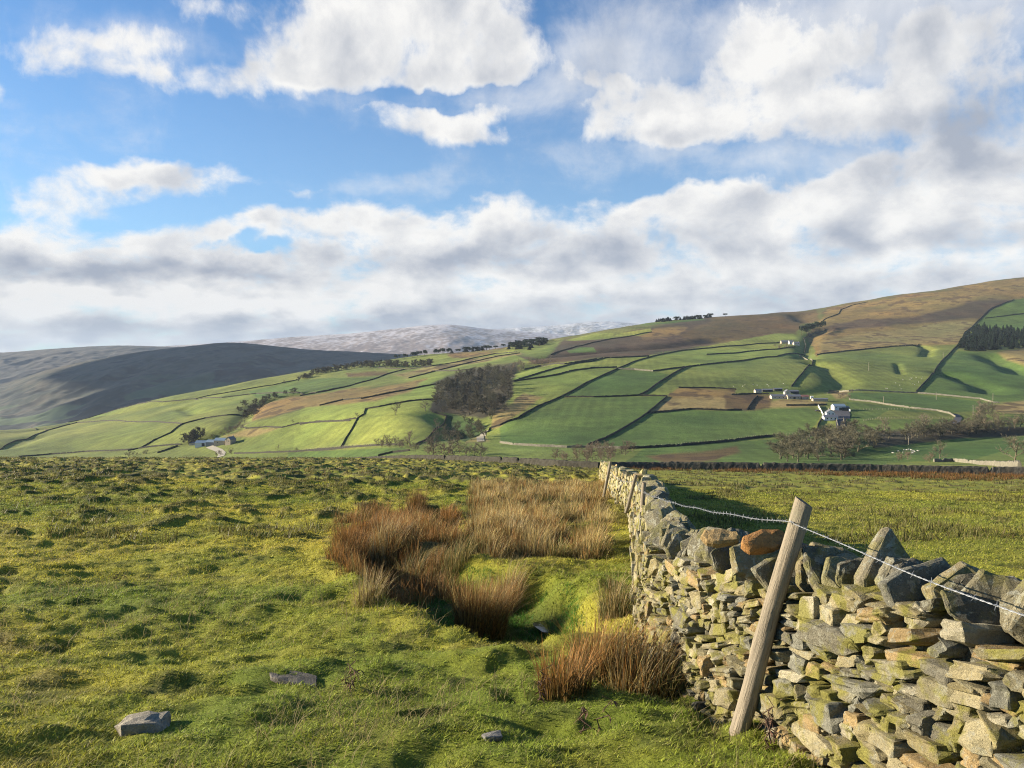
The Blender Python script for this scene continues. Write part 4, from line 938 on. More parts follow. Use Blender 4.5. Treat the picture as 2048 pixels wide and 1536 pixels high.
field_wall(CROSS_R, 'long dark dry stone wall crossing the foot of the pasture on the right', .95, .6, 1, .30, (.10, .09, .07), jag=.045)
field_wall(CROSS_L, 'low dark wall dipping over the pasture crest left of the wall end', 1.0, .6, 2, .35, (.05, .046, .035), jag=.045)
FW = [
 (2, [(1520,1072),(1545,1000),(1700,930),(1840,845),(2048,748)], None), 
 (3, [(130,885),(270,800),(480,710),(640,620),(760,565),(880,510),(1000,460),(1140,420),(1350,378)], 'long wall rising diagonally from the stream junction past the big green field to the moor edge'),
 (3, [(660,1080),(830,1010),(960,935),(1090,850),(1180,775),(1245,720)], 'thick dark wall between the two large green fields below the tan patch'),
 (3, [(1040,710),(1100,680),(1180,620),(1275,560),(1390,500)], 'short steep wall on the right of the upper green field'),
 (3, [(880,515),(1000,520),(1140,532)], 'pale sunlit wall along the top of the upper green field'),
 (3, [(1140,532),(1390,500),(1600,475),(1800,455),(1960,430),(2060,424),(2190,400),(2268,412)], 'wall curving right under the lime field to the farm lane'),
 (3, [(480,725),(700,725),(1040,712),(1245,718)], 'level wall dividing the upper and lower green fields'),
 (3, [(95,610),(250,560),(420,510),(560,475),(680,460),(760,435),(900,430),(1110,420)], 'upper of the two walls leaving the gully wood to the right'),
 (3, [(100,612),(300,580),(440,555),(560,525),(700,508),(870,503)], 'lower of the two walls leaving the gully wood to the right'),
 (3, [(180,520),(300,490),(480,480),(640,455),(720,440)], 'thin wall above the wood beside the narrow lime strip'),
 (3, [(0,1065),(100,1080),(300,1092),(500,1100),(660,1100),(900,1108)], 'light roadside wall along the bottom of the big green field'),
 (3, [(900,1110),(1060,1105),(1300,1090),(1540,1070),(1700,1055),(1850,1035),(2048,1015)], 'dark wall sweeping right under the wide green field towards the white farm'),
 (3, [(1350,378),(1600,355),(1850,335),(2048,322),(2120,312)], 'wall under the brown moor along the top of the lime fields'),
 (3, [(1540,408),(1700,400),(1980,372),(2048,370),(2200,352)], 'low wall inside the upper lime field leading to the high farmhouse'),
 (3, [(380,410),(560,350),(830,290),(1000,265),(1130,240)], 'faint wall across the dark moor below the small green enclosures'),
 (3, [(1330,655),(1600,658),(1760,668)], 'broken wall along the top of the tan patch'),
 (3, [(1100,845),(1420,815),(1690,825),(1800,822)], 'thin field edge wall below the tan patch'),
 (4, [(1310,835),(1400,740),(1480,630),(1560,550),(1600,505)], 'steep dark wall climbing to the conifer plantation'),
 (4, [(1600,505),(1640,430),(1730,350),(1790,290),(1830,260),(1980,205)], 'wall running up the moor edge behind the conifer plantation'),
 (4, [(850,830),(1100,835),(1320,845),(1450,855),(1600,870),(1750,885),(1840,910),(1880,912)], 'pale wall below the sheep pasture ending near the bare hedge on the right'),
 (4, [(850,890),(1000,905),(1150,930),(1300,950),(1450,965),(1540,985),(1580,1010)], 'pale wall slanting down from behind the white farm to the lane bend'),
 (4, [(455,800),(530,710),(600,625)], 'sunlit wall climbing from the stone barn to the lane corner'),
 (4, [(510,590),(540,605),(600,628)], 'short pale wall at the lane corner'),
 (4, [(545,570),(555,520),(540,470),(620,430),(690,405)], 'dark wall curving round the high farmhouse to the pines'),
 (4, [(670,350),(690,335),(780,300),(790,275),(860,245),(980,220)], 'crooked wall snaking up the fox-brown moor to the skyline'),
 (4, [(630,585),(800,560),(1000,540),(1250,520),(1330,510)], 'thin wall between the rough straw grass and the olive pasture'),
 (4, [(1780,332),(1900,318),(2048,300),(2150,290)], 'wall across the high green field above the plantation'),
 (4, [(1430,1315),(1560,1312),(1700,1325),(1850,1340),(1950,1355),(2018,1372)], 'bright sunlit wall just beyond the cross wall at the right edge'),
 (4, [(670,1010),(640,1060),(625,1115)], 'garden wall on the left of the white farmhouse lawn'),
 (4, [(765,1030),(775,1075),(775,1100)], 'wall on the left side of the farm drive'),
 (4, [(812,1020),(822,1080),(838,1115)], 'wall on the right side of the farm drive'),
 (4, [(45,856),(130,852),(230,850),(300,852)], 'low yard wall left of the stone hut'),
 (4, [(420,930),(560,930),(700,925)], 'ruined wall along the bottom of the farm bank'),
 (4, [(700,845),(780,838),(850,832)], 'broken pale wall right of the barns'),
 (4, [(150,960),(190,900),(225,865)], 'short dark wall on the rough bank left of the farm'),
 (2, [(335,1125),(370,1060),(420,985),(460,910),(470,890),(520,860)], 'steep dark wall rising left of the lone field tree'),
 (2, [(535,815),(650,795),(780,770),(900,748),(1100,735)], 'wall behind the lone field tree leading to the wood'),
 (2, [(520,862),(535,815)], 'short wall joining the steep wall to the one behind the tree'),
 (2, [(500,730),(620,705),(800,670),(1000,630),(1150,605)], 'long thin wall rising to the left end of the gully wood'),
 (2, [(0,940),(150,915),(350,910),(460,890)], 'wall curving along the foot of the lime field left of the steep wall'),
 (2, [(0,1160),(150,1145),(350,1130),(600,1115),(850,1110)], 'dark wall along the lane below the left lime fields'),
 (2, [(0,705),(200,670),(400,625),(600,570),(700,530),(850,490),(1080,460),(1250,435),(1400,400),(1600,360),(1780,345)], 'very long wall climbing from the left under the tree row to the conifer block'),
 (2, [(890,560),(1100,505),(1200,480),(1400,430),(1600,385),(1800,355)], 'wall just below and parallel to the very long one'),
 (2, [(640,1200),(760,1170),(900,1155)], 'short dark wall near the bottom trees'),
 (2, [(950,1110),(1060,1040),(1150,960),(1200,870),(1080,835)], 'field edge wall around the lime knoll by the bottom trees'),
 (2, [(1080,502),(1300,500),(1400,490)], 'faint wall over the top of the wood'),
 (2, [(160,785),(350,740),(500,725)], 'broken wall under the brown strip'),
 (2, [(640,475),(900,486),(1080,462)], 'wall at the feet of the tree row'),
 (1, [(0,690),(100,688),(190,692),(280,705)], 'wall dipping at the far left edge'),
 (1, [(0,820),(100,765),(200,735),(280,705),(370,680),(450,660),(600,650),(750,655),(900,655),(1070,668)], 'long wall arching over the left-hand knoll'),
 (1, [(1070,668),(1200,635),(1330,618),(1440,622)], 'wall bowing over the field right of the left-hand knoll'),
 (1, [(1070,668),(1000,720),(900,765),(820,810),(750,825)], 'wall dropping down the right side of the left-hand knoll'),
 (1, [(110,860),(300,845),(500,830),(750,820),(900,800),(1060,790)], 'wall under the left-hand knoll to the left farm'),
 (1, [(920,838),(1040,798)], 'short wall below the left farm trees'),
 (1, [(1380,700),(1440,695),(1560,685),(1650,690),(1750,665),(1900,655),(2048,650)], 'wall above the left farm running right along the slope'),
 (1, [(1140,522),(1300,515),(1500,490),(1700,485),(1850,485),(2048,445)], 'wall along the upper left slope'),
 (1, [(0,655),(200,625),(400,590),(600,560),(800,545),(950,540),(1150,520)], 'wall along the left crest against the dark fell'),
 (1, [(1150,520),(1300,490),(1500,455),(1600,440),(1740,410)], 'crest wall rising towards the tree row'),
 (1, [(1370,842),(1600,835),(1800,825),(2048,805)], 'lane wall right of the left farm'),
]
FW[1] = (3, [(-85, 985), (-78, 960), (0, 935)]+FW[1][1], FW[1][2]); FW = FW[1:]
for i, (zf, p, lab) in enumerate(FW):
    pts = W(zf, p, 100 if 'bright sunlit' in lab else 255)
    d0 = np.mean([q[1] for q in pts])
    lc = (.17, .155, .115) if ('pale' in lab or 'light' in lab or 'bright' in lab or 'farm drive' in lab) else (.05, .046, .035)  # sunlit and shaded walls: their light is put into two stone colours
    field_wall(pts, lab, 1.4 if d0 < 850 else 1.65, .7 if d0 < 850 else .95, i*7+3, max(1.2, d0/500), lc)

# lanes
M_LANE = mat_plain('lane_tarmac', (.085, .082, .085), .9, .2, 1.2)
def strip(zf, p, w, name, label, mat, dz=.06):
    P = np.array([q[:2] for q in W(zf, p)]); P = np.array(dense([tuple(q) for q in P], 4)); T_ = np.gradient(P, axis=0); T_ /= np.hypot(T_[:, 0], T_[:, 1])[:, None]; N_ = np.stack([-T_[:, 1], T_[:, 0]], 1)
    V = []; K = 5
    for k in range(K):
        q = P+N_*w*(k/(K-1)-.5); V.append(np.stack([q[:, 0], q[:, 1], H(q[:, 0], q[:, 1])+dz+.25], 1))
    n = len(P); V = np.stack(V, 1).reshape(-1, 3); i = np.arange(n-1)[:, None]*K; k = np.arange(K-1)[None, :]; a = (i+k).ravel()
    tag(link(name, make_mesh(name, V, [np.stack([a, a+1, a+1+K, a+K], 1)]), mat), label, kind='structure')
strip(4, [(790,1015),(795,1060),(808,1120)], 7, 'farm_drive', 'grey drive up to the white farm', M_LANE)
strip(4, [(790,965),(797,985),(792,1018)], 13, 'farm_yard', 'grey yard beside the white farm', M_LANE)
strip(4, [(1550,1060),(1585,1040),(1600,1015),(1580,990)], 5, 'lane', 'lane bend right of the farm fields', M_LANE)
strip(1, [(1225,800),(1280,822),(1300,840),(1290,860)], 7, 'farm_track', 'track below the left farm', mat_plain('track_gravel', (.34, .31, .24), .9))
strip(2, [(1480,1080),(1475,1040),(1500,1010),(1540,990)], 5, 'lane', 'lane bend at the stream junction', mat_plain('lane_gravel', (.30, .27, .2), .9))

# ------------------------------------------------------------------ trees
M_BARK = mat_attr('bark_and_twigs', .95, 0); M_CONIFER = mat_attr('conifer_needles', .9, .05)
def bare_tree(Ht, seed, spread=1.0, dens=1.0, low=.22, col=(.15, .125, .08), twig=.055):
    rg = np.random.default_rng(seed); tr = Merge(); cr = Merge()
    def branch(p, d, L, r, lev):
        n = (6, 5, 4, 3)[min(lev, 3)]; P = [p.copy()]; q = d.copy()
        for i in range(n):
            q = q+rg.normal(size=3)*(.10, .22, .28, .3)[min(lev, 3)]+np.array([0, 0, .06]); q /= np.linalg.norm(q); P.append(P[-1]+q*L/n)
        if lev < 3:
            V, T = tube(P, [max(r*(1-.75*i/n), .02) for i in range(n+1)], (6, 5, 3)[lev], cap=False); (tr if lev == 0 else cr).add(V, T, np.array(col)*(.8+.3*rg.random()))
        if lev < 2:
            kids = int((9, 8)[lev]*dens)
            for k in range(kids):
                t = (low+(1-low)*(k+rg.random())/kids) if lev == 0 else .25+.75*(k+rg.random())/kids
                j = t*n; a = int(min(j, n-1)); pp = P[a]+(P[a+1]-P[a])*(j-a); dd = (P[a+1]-P[a]); dd /= np.linalg.norm(dd)
                az = rg.random()*6.28 if lev else k*2.4+rg.normal()*.3; o = np.array([math.cos(az), math.sin(az), .15+.35*rg.random()]); e = dd*(.35 if lev == 0 else .7)+o*(.95*spread if lev == 0 else .7); e /= np.linalg.norm(e)
                branch(pp, e, L*((.62-.22*t) if lev == 0 else .52)*(.8+.4*rg.random()), r*(.42 if lev == 0 else .5), lev+1)
        else:   # twig sprays
            m = int(11*dens); Vt = []
            for k in range(m):
                t = rg.random(); a = min(int(t*n), n-1); pp = P[a]+(P[a+1]-P[a])*rg.random(); o = rg.normal(size=3); o[2] = abs(o[2])*.6+.15; o /= np.linalg.norm(o); e = o*.8+q*.5; Lq = Ht*.075*(.6+.8*rg.random())
                s_ = np.cross(e, rg.normal(size=3)); s_ /= np.linalg.norm(s_); Vt += [pp-s_*twig*.5, pp+s_*twig*.5, pp+e*Lq]
                b2 = pp+e*Lq*.45; e2 = e+rg.normal(size=3)*.6; Vt += [b2-s_*twig*.35, b2+s_*twig*.35, b2+e2*Lq*.6]
            cr.add(np.array(Vt), np.arange(len(Vt)).reshape(-1, 3), np.array(col)*(1.0+.5*rg.random()))
    branch(np.array([0, 0, -.3]), np.array([0, 0, 1.]), Ht*.72, Ht*.028, 0)
    return tr, cr
def proto_tree(Ht, seed, **k):
    tr, cr = bare_tree(Ht, seed, **k); a = Merge(); a.V = tr.V+cr.V; n0 = 0
    V1, T1, C1 = np.concatenate(tr.V), np.concatenate(tr.T), np.concatenate(tr.C); V2, T2, C2 = np.concatenate(cr.V), np.concatenate(cr.T), np.concatenate(cr.C)
    mt = make_mesh('trunk', V1, [T1], C1); mc = make_mesh('crown', V2, [T2], C2); mt.materials.append(M_BARK); mc.materials.append(M_BARK)
    whole = make_mesh('bare_tree', np.concatenate([V1, V2]), [np.concatenate([T1, T2+len(V1)])], np.concatenate([C1, C2])); whole.materials.append(M_BARK)
    return mt, mc, whole
BT = [proto_tree(10, 1), proto_tree(10, 2, spread=1.25), proto_tree(10, 3, col=(.18, .15, .10)), proto_tree(10, 4, spread=.8, dens=1.1, col=(.21, .17, .115)), proto_tree(10, 5, dens=1.15, col=(.15, .12, .09))]
FT = [proto_tree(10, 21, low=.10, spread=1.1, dens=1.25, twig=.20, col=(.085, .075, .05)), proto_tree(10, 22, low=.10, spread=1.2, dens=1.25, twig=.20, col=(.10, .085, .055))]
DT = [proto_tree(10, 23, low=.10, dens=1.25, twig=.075, col=(.105, .098, .060)), proto_tree(10, 24, low=.12, spread=1.2, dens=1.2, twig=.075, col=(.135, .12, .075)), proto_tree(10, 25, low=.08, spread=1.1, dens=1.25, twig=.08, col=(.105, .09, .06))]
SH = [proto_tree(10, 11, low=.04, spread=1.5, dens=1.1, twig=.08, col=(.16, .12, .085)), proto_tree(10, 12, low=.04, spread=1.7, dens=1.1, twig=.08, col=(.19, .15, .095))]
def tree_parts(pr, x, y, Ht, label, cat='bare tree', name='bare_tree', group=None, rz=0, wide=1.0):
    e = empty(name, (x, y, h(x, y)), rz); e.scale = (Ht/10*wide, Ht/10*wide, Ht/10); tag(e, label, cat, group)
    link('trunk', pr[0], None, e); link('crown', pr[1], None, e); return e
def tree_whole(pr, x, y, Ht, label, group, cat='bare tree', name='bare_tree', rz=0, wide=1.0, dz=0):
    o = link(name, pr[2]); o.location = (x, y, h(x, y)+dz); o.rotation_euler = (0, 0, rz); o.scale = (Ht/10*wide, Ht/10*wide, Ht/10); return tag(o, label, cat, group)
rt = np.random.default_rng(77)
LONE = [  # frame, base, height in metres, width, label, prototype
 (2, 785, 862, 13, 1.0, 'lone bare tree standing in the lime field on the middle slope', 1), (2, 1030, 828, 11, 1.2, 'spreading bare tree at the left edge of the gully wood', 2), (2, 1125, 990, 11, .9, 'tall bare tree on the end of the lime knoll', 0),
 (2, 470, 885, 6, 1.2, 'small bare thorn at the top of the steep wall', 1), (2, 1745, 905, 7, 1.1, 'small bare tree on the diagonal wall', 0), (2, 1555, 890, 10, 1.1, 'pale twiggy tree below the gully wood', 3),
 (2, 1450, 985, 8, 1.3, 'round bare bush tree in the shaded gully', 3), (2, 1255, 1035, 8, 1.0, 'slender pale tree in the shaded gully bottom', 3), (2, 1370, 1015, 7, 1.2, 'bushy bare tree beside the stream in the shaded gully', 2),
 (2, 1260, 1205, 15, 1.1, 'large bare tree behind the pasture crest, rightmost of the big pair', 2), (2, 1095, 1180, 15, 1.0, 'large dark bare tree behind the pasture crest, left of the big pair', 4), (2, 900, 1110, 11, 1.2, 'pale fuzzy bare tree beside the lane left of the big pair', 3), (2, 1480, 1205, 9, 1.2, 'broad low bare tree right of the big pair', 4),
 (4, 1985, 1325, 12.5, 1.15, 'big bare oak with spreading crown near the right edge', 1), (4, 1470, 1305, 9.5, .95, 'young bare tree alone in the stream meadow', 0),
 (4, 1215, 700, 3, 1, 'tiny thorn in the olive pasture', 1), (1, 1625, 822, 6, 1, 'small tree beside the lane right of the left farm', 0), (1, 1735, 828, 4, 1.2, 'small dark bush by the lane right of the left farm', 4), (1, 1755, 412, 10, 1.1, 'bare tree on the skyline end of the crest wall', 4), (1, 1665, 432, 8, 1, 'small bare tree on the crest wall', 4),
 (1, 1715, 665, 5, 1, 'small thorn on the wall above the left farm', 0), (3, 1215, 405, 7, 1, 'thorn tree at the wall corner under the moor', 4), (4, 1090, 1120, 11, 1.1, 'pale feathery bare tree right of the farm drive', 3), (4, 1360, 1110, 13, 1.2, 'pale crowned bare tree behind the stream copse', 3)]
for zf, X, Y, Ht, wd, lab, pi in LONE:
    (x, y, z), = W(zf, [(X, Y)]); tree_parts(BT[pi], x, y, Ht, lab, rz=rt.random()*6, wide=wd)
def scatter(zf, poly, n, hr, label, group, protos, cat='bare tree', name='bare_tree', wide=1.15, sep=4, edge=0):
    ox, oy, k = ZF[zf]; A = np.array(poly); out = []; tries = 0
    while len(out) < n and tries < n*40:
        tries += 1; X = A[:, 0].min()+rt.random()*np.ptp(A[:, 0]); Y = A[:, 1].min()+rt.random()*np.ptp(A[:, 1])
        if not inside(np.array([X]), np.array([Y]), poly)[0]: continue
        (x, y, z), = W(zf, [(X, Y)])
        if any((x-a)**2+((y-b_)*.6)**2 < sep*sep for a, b_ in out): continue
        out.append((x, y)); tree_whole(protos[int(rt.integers(len(protos)))], x, y, hr[0]+(hr[1]-hr[0])*rt.random(), label, group, cat, name, rt.random()*6, wide*(.85+.3*rt.random()))
def along(zf, line, n, hr, label, group, protos, cat='bare tree', name='bare_tree', wide=1.1, jit=3):
    P = dense([p[:2] for p in W(zf, line)], 1.0)
    for k in range(n):
        p = P[int((k+.5*rt.random()+.25)/n*(len(P)-1))]; x, y = p[0]+rt.normal()*jit, p[1]+rt.normal()*jit
        tree_whole(protos[int(rt.integers(len(protos)))], x, y, hr[0]+(hr[1]-hr[0])*rt.random(), label, group, cat, name, rt.random()*6, wide*(.85+.3*rt.random()))
scatter(2, [(1085,800),(1130,650),(1180,590),(1400,520),(1640,490),(1730,560),(1730,720),(1600,850),(1480,880)], 108, (9, 14), 'bare tree packed in the dark gully wood in the middle of the slope', 'bare trees of the gully wood', DT+[DT[2], FT[0]], sep=5.2)
scatter(2, [(1060,830),(1120,640),(1180,570),(1420,500),(1660,480),(1760,560),(1760,740),(1620,900),(1500,920),(1200,860)], 26, (5, 9), 'small bare tree at the ragged edge of the gully wood', 'edge trees of the gully wood', DT, 'bare tree', 'small_bare_tree', 1.2, 9)  # these and the gully, hedge and ravine ones are plain bare trees
scatter(2, [(1640,500),(1800,445),(1960,430),(2060,400),(2048,440),(1850,500),(1740,560)], 18, (7, 10), 'bare tree in the thin upper tail of the gully wood', 'bare trees of the upper gully', [BT[3], BT[2], SH[1]], sep=6)
scatter(2, [(1180,1010),(1260,930),(1480,900),(1560,980),(1500,1060),(1350,1090),(1180,1120)], 18, (5, 9), 'small bare tree strung down the shaded gully below the wood', 'small trees of the shaded gully', DT, 'bare tree', 'small_bare_tree', 1.2, 5)
scatter(4, [(350,1320),(420,1215),(560,1170),(700,1165),(850,1250),(860,1325)], 30, (7, 12), 'bare tree in the brown copse below the white farm', 'bare trees of the copse below the farm', DT, wide=1.5, sep=3.6)
scatter(4, [(620,1180),(880,1120),(1100,1160),(1180,1195),(1050,1215),(880,1260)], 20, (8, 12), 'bare tree lining the dark stream right of the copse', 'bare streamside trees', DT, wide=1.5, sep=4)
scatter(4, [(1220,1180),(1300,1150),(1480,1150),(1600,1140),(1900,1110),(1900,1080),(1500,1100),(1260,1140)], 30, (6, 11), 'bare tree in the streamside belt towards the right edge', 'bare trees of the right-hand belt', DT+[BT[0]], wide=1.5, sep=4)
scatter(4, [(1690,1090),(1760,930),(1850,950),(1870,1060),(2060,1080),(2060,1110),(1800,1110)], 22, (7, 11), 'bare reddish tree in the hedge climbing to the lane bend', 'bare hedge trees by the lane', [DT[1], DT[0], SH[1]], name='small_bare_tree', sep=3.5)
scatter(3, [(280,1210),(520,1150),(760,1110),(1020,1110),(960,1165),(800,1200),(620,1230)], 34, (4.5, 7), 'low bare scrub bush in the thicket behind the wall end', 'scrub bushes behind the wall end', SH, 'bush', 'scrub_bush', 1.1, 3.5)
scatter(2, [(610,1105),(720,1085),(900,1110),(960,1130),(1000,1180),(880,1140),(640,1125)], 16, (4, 7), 'dark scrub bush beside the lane below the lime field', 'scrub bushes by the lane', SH, 'bush', 'scrub_bush', 1.2, 3.5)
scatter(2, [(1000,1200),(1080,1130),(1350,1150),(1540,1180),(1530,1215)], 16, (5, 9), 'bare bush at the feet of the big pair of trees', 'bushes under the big trees', [SH[0], BT[2], SH[1]], 'bush', 'scrub_bush', 1.2, 4)
scatter(4, [(1150,1290),(1300,1260),(1450,1290),(1400,1320),(1180,1320)], 8, (2.5, 4), 'thin pale willow scrub in the stream meadow', 'willow scrub of the meadow', SH, 'bush', 'scrub_bush', 1.2, 4)
along(1, [(1440,640),(1450,600),(1500,550),(1600,515),(1750,488)], 22, (6, 10), 'dark bare tree filling the little ravine on the left slope', 'trees of the little left ravine', FT, name='small_bare_tree', wide=1.4, jit=6)
along(1, [(1065,790),(1100,780),(1140,775),(1190,765)], 7, (12, 17), 'tall dark tree beside the left farm', 'trees beside the left farm', FT, wide=1.0, jit=4)
along(1, [(1240,855),(1290,850),(1340,848)], 5, (4, 7), 'bush at the foot of the left farm track', 'bushes by the left farm track', SH, 'bush', 'scrub_bush', 1.2, 3)
along(1, [(700,858),(760,850),(860,848)], 8, (3, 6), 'low dark bush below the left-hand knoll', 'bushes under the left-hand knoll', SH, 'bush', 'scrub_bush', 1.4, 4)
scatter(1, [(1210,745),(1380,680),(1430,640),(1440,680),(1330,735)], 16, (3, 6), 'bush in the dark hollow above the left farm', 'bushes above the left farm', SH, 'bush', 'scrub_bush', 1.5, 5)
along(2, [(440,470),(580,472),(660,470),(780,472),(900,472),(960,468),(1090,460)], 26, (12, 17), 'rounded bare tree in the row along the ridge wall', 'row of trees along the ridge wall', FT, wide=1.15, jit=4)
along(2, [(120,530),(230,505),(330,495),(420,480)], 20, (9, 14), 'dark bare tree in the clump at the left end of the tree row', 'clump left of the tree row', FT, wide=1.3, jit=10)
along(2, [(0,575),(60,555),(120,540)], 10, (7, 11), 'dark bare tree trailing down from the tree row', 'trees trailing down the ridge', FT, wide=1.2, jit=8)
def conifer_mesh(seed, kind='spruce'):
    rg = np.random.default_rng(seed); m = Merge(); Ht = 10.
    V, T = tube([(0, 0, -.5), (0, 0, 5), (0, 0, 9.6)], [.16, .10, .02], 5); m.add(V, T, (.09, .065, .045))
    if kind == 'spruce':
        for l in range(24):
            t = l/23; z = .9+t*8.8; r = (1-t)**.85*2.1+.12
            for k in range(int(14-8*t)):
                a = rg.random()*6.28; rr = r*(.7+.45*rg.random()); w = .30+.25*(1-t); o = np.array([math.cos(a), math.sin(a), 0]); s_ = np.array([-o[1], o[0], 0])*w; c = np.array([0, 0, z+rg.normal()*.12]); tip = c+o*rr-np.array([0, 0, rr*.42])
                m.add(np.array([c+[0, 0, .25], c+o*rr*.55-s_+[0, 0, -.12*rr], tip, c+o*rr*.55+s_+[0, 0, -.12*rr]]), np.array([[0, 1, 2], [0, 2, 3]]), np.array([.014, .028, .015])*(.6+.9*rg.random()))
    else:
        for k in range(260):
            a = rg.random()*6.28; t = rg.random()**.6; r = 2.6*math.sqrt(rg.random())*(1-.35*t); c = np.array([math.cos(a)*r, math.sin(a)*r, 4.6+t*5.1]); o = rg.normal(size=3)*.75; o2 = rg.normal(size=3)*.6
            m.add(np.array([c-o*.5, c+o*.5, c+o2]), np.array([[0, 1, 2]]), np.array([.028, .045, .024])*(.6+.9*rg.random()))
    V = np.concatenate(m.V); me = make_mesh('conifer', V, [np.concatenate(m.T)], np.concatenate(m.C)); me.materials.append(M_CONIFER); return (None, None, me)
CO = [conifer_mesh(31), conifer_mesh(32), conifer_mesh(33)]; PI_ = [conifer_mesh(35, 'pine'), conifer_mesh(36, 'pine')]
scatter(4, [(1600,555),(1620,500),(1680,430),(1740,410),(2120,440),(2180,520),(1900,548),(1700,558)], 190, (11, 17), 'dark conifer in the plantation at the right edge', 'conifers of the right-hand plantation', CO, 'conifer', 'conifer', 2.0, 4.2)
along(3, [(1170,158),(1250,158),(1330,152),(1420,143),(1500,133),(1560,126),(1630,122)], 42, (7, 11), 'dark conifer in the plantation on the moor skyline', 'conifers of the skyline plantation', CO+PI_, 'conifer', 'conifer', 3.8, 12)
scatter(3, [(60,378),(80,340),(160,320),(240,330),(380,318),(300,350),(200,378)], 34, (8, 13), 'dark conifer in the block below the snowy fell', 'conifers of the block under the fell', CO+PI_, 'conifer', 'conifer', 3.0, 6)
along(2, [(1230,350),(1350,335),(1480,310),(1600,290),(1720,278),(1850,268),(2000,268)], 34, (7, 12), 'dark tree in the shelter belt running left from the conifer block', 'shelter belt on the ridge', PI_+[CO[0]], 'conifer', 'conifer', 3.6, 8)
along(2, [(780,405),(870,398),(930,390),(1000,375),(1080,370),(1160,362),(1230,352)], 26, (8, 13), 'dark pine in the ragged row on the ridge', 'ragged row of pines on the ridge', PI_, 'pine', 'pine_tree', 1.5, 6)
along(4, [(510,445),(540,440),(590,425),(640,412),(690,402)], 16, (16, 21), 'pine in the small clump behind the high farmhouse', 'pines behind the high farmhouse', PI_, 'pine', 'pine_tree', 1.2, 5)
scatter(4, [(330,535),(350,505),(440,505),(450,540),(380,545)], 8, (4, 6), 'reddish bush in front of the high farmhouse', 'bushes by the high farmhouse', [SH[1]], 'bush', 'scrub_bush', 1.3, 4)
scatter(4, [(750,870),(830,860),(850,830),(880,840),(860,890),(780,900)], 6, (3, 5), 'bush on the bank behind the white farm', 'bushes behind the white farm', SH, 'bush', 'scrub_bush', 1.3, 3)

# ------------------------------------------------------------------ farm buildings
M_WHITE = mat_plain('white_render', (.62, .61, .57), .8, .06, .8); M_STONE = mat_plain('house_stone', (.42, .34, .24), .9, .3, 1.6, (3, .5, .05)); M_STONEP = mat_plain('pale_barn_stone', (.55, .44, .33), .9, .3, 1.6, (3, .5, .05))
M_SLATE = mat_plain('grey_slate', (.17, .175, .19), .7, .2, 1.5); M_SLATEB = mat_plain('blue_sheet_roof', (.20, .27, .33), .5, .12, .6); M_REDR = mat_plain('rusty_sheet_roof', (.28, .13, .10), .7, .25, 1); M_DARKW = mat_plain('dark_timber', (.05, .048, .045), .8)
M_GLASS = bpy.data.materials.new('window_glass'); M_GLASS.use_nodes = True; _b = M_GLASS.node_tree.nodes['Principled BSDF']; _b.inputs['Base Color'].default_value = (.02, .025, .03, 1); _b.inputs['Roughness'].default_value = .15
def boxm(c, sz, parent, name, mat):
    x, y, z = sz; P = np.array([(a*x/2, b_*y/2, d*z/2) for a in (-1, 1) for b_ in (-1, 1) for d in (-1, 1)])+np.array(c)
    Q = np.array([(0, 1, 3, 2), (4, 6, 7, 5), (0, 4, 5, 1), (2, 3, 7, 6), (0, 2, 6, 4), (1, 5, 7, 3)]); return link(name, make_mesh(name, P, [Q]), mat, parent)
def building(zf, X, Y, w, d, eave, ridge, rz, wallm, roofm, label, name='farm_building', wins=(), door=None, chim=(), cat='building'):
    """gabled block: w along the ridge, d across it; rz turns the ridge (0 = ridge runs left-right)"""
    (x, y, z), = W(zf, [(X, Y)]); e = empty(name, (x, y, z), R(rz)); tag(e, label, cat)
    V = [(-w/2, -d/2, -2), (w/2, -d/2, -2), (w/2, d/2, -2), (-w/2, d/2, -2), (-w/2, -d/2, eave), (w/2, -d/2, eave), (w/2, d/2, eave), (-w/2, d/2, eave), (-w/2, 0, ridge), (w/2, 0, ridge)]
    link('wall', make_mesh('wall', np.array(V, float), [np.array([(0, 1, 5, 4), (2, 3, 7, 6)]), np.array([(1, 2, 6, 9, 5), (3, 0, 4, 8, 7)])]), wallm, e)
    o = .3; t = .14; k = (ridge-eave)/(d/2); rv = [(-w/2-o, -d/2-o, eave-o*k+.05), (w/2+o, -d/2-o, eave-o*k+.05), (w/2+o, 0, ridge+.05), (-w/2-o, 0, ridge+.05), (w/2+o, d/2+o, eave-o*k+.05), (-w/2-o, d/2+o, eave-o*k+.05)]
    rv = np.array(rv+[(a, b_, c_+t) for a, b_, c_ in rv], float); rf = link('roof', make_mesh('roof', rv, [np.array([(6, 7, 8, 9), (9, 8, 10, 11), (0, 3, 2, 1), (3, 5, 4, 2), (0, 1, 7, 6), (4, 5, 11, 10), (0, 6, 9, 3), (3, 9, 11, 5), (1, 2, 8, 7), (2, 4, 10, 8)])]), roofm, e)
    for a in chim:
        c = boxm((a, 0, ridge+.5), (.9, .7, 1.5), rf, 'chimney', M_STONE)
    for wx, wz, ww, wh, face in wins:
        if face == 'f': boxm((wx, -d/2-.02, wz), (ww, .12, wh), e, 'window', M_GLASS)
        elif face == 'l': boxm((-w/2-.02, wx, wz), (.12, ww, wh), e, 'window', M_GLASS)
        else: boxm((w/2+.02, wx, wz), (.12, ww, wh), e, 'window', M_GLASS)
    if door:
        boxm((door[0], -d/2-.03, door[2]/2), (door[1], .14, door[2]), e, 'door', M_DARKW)
    return e
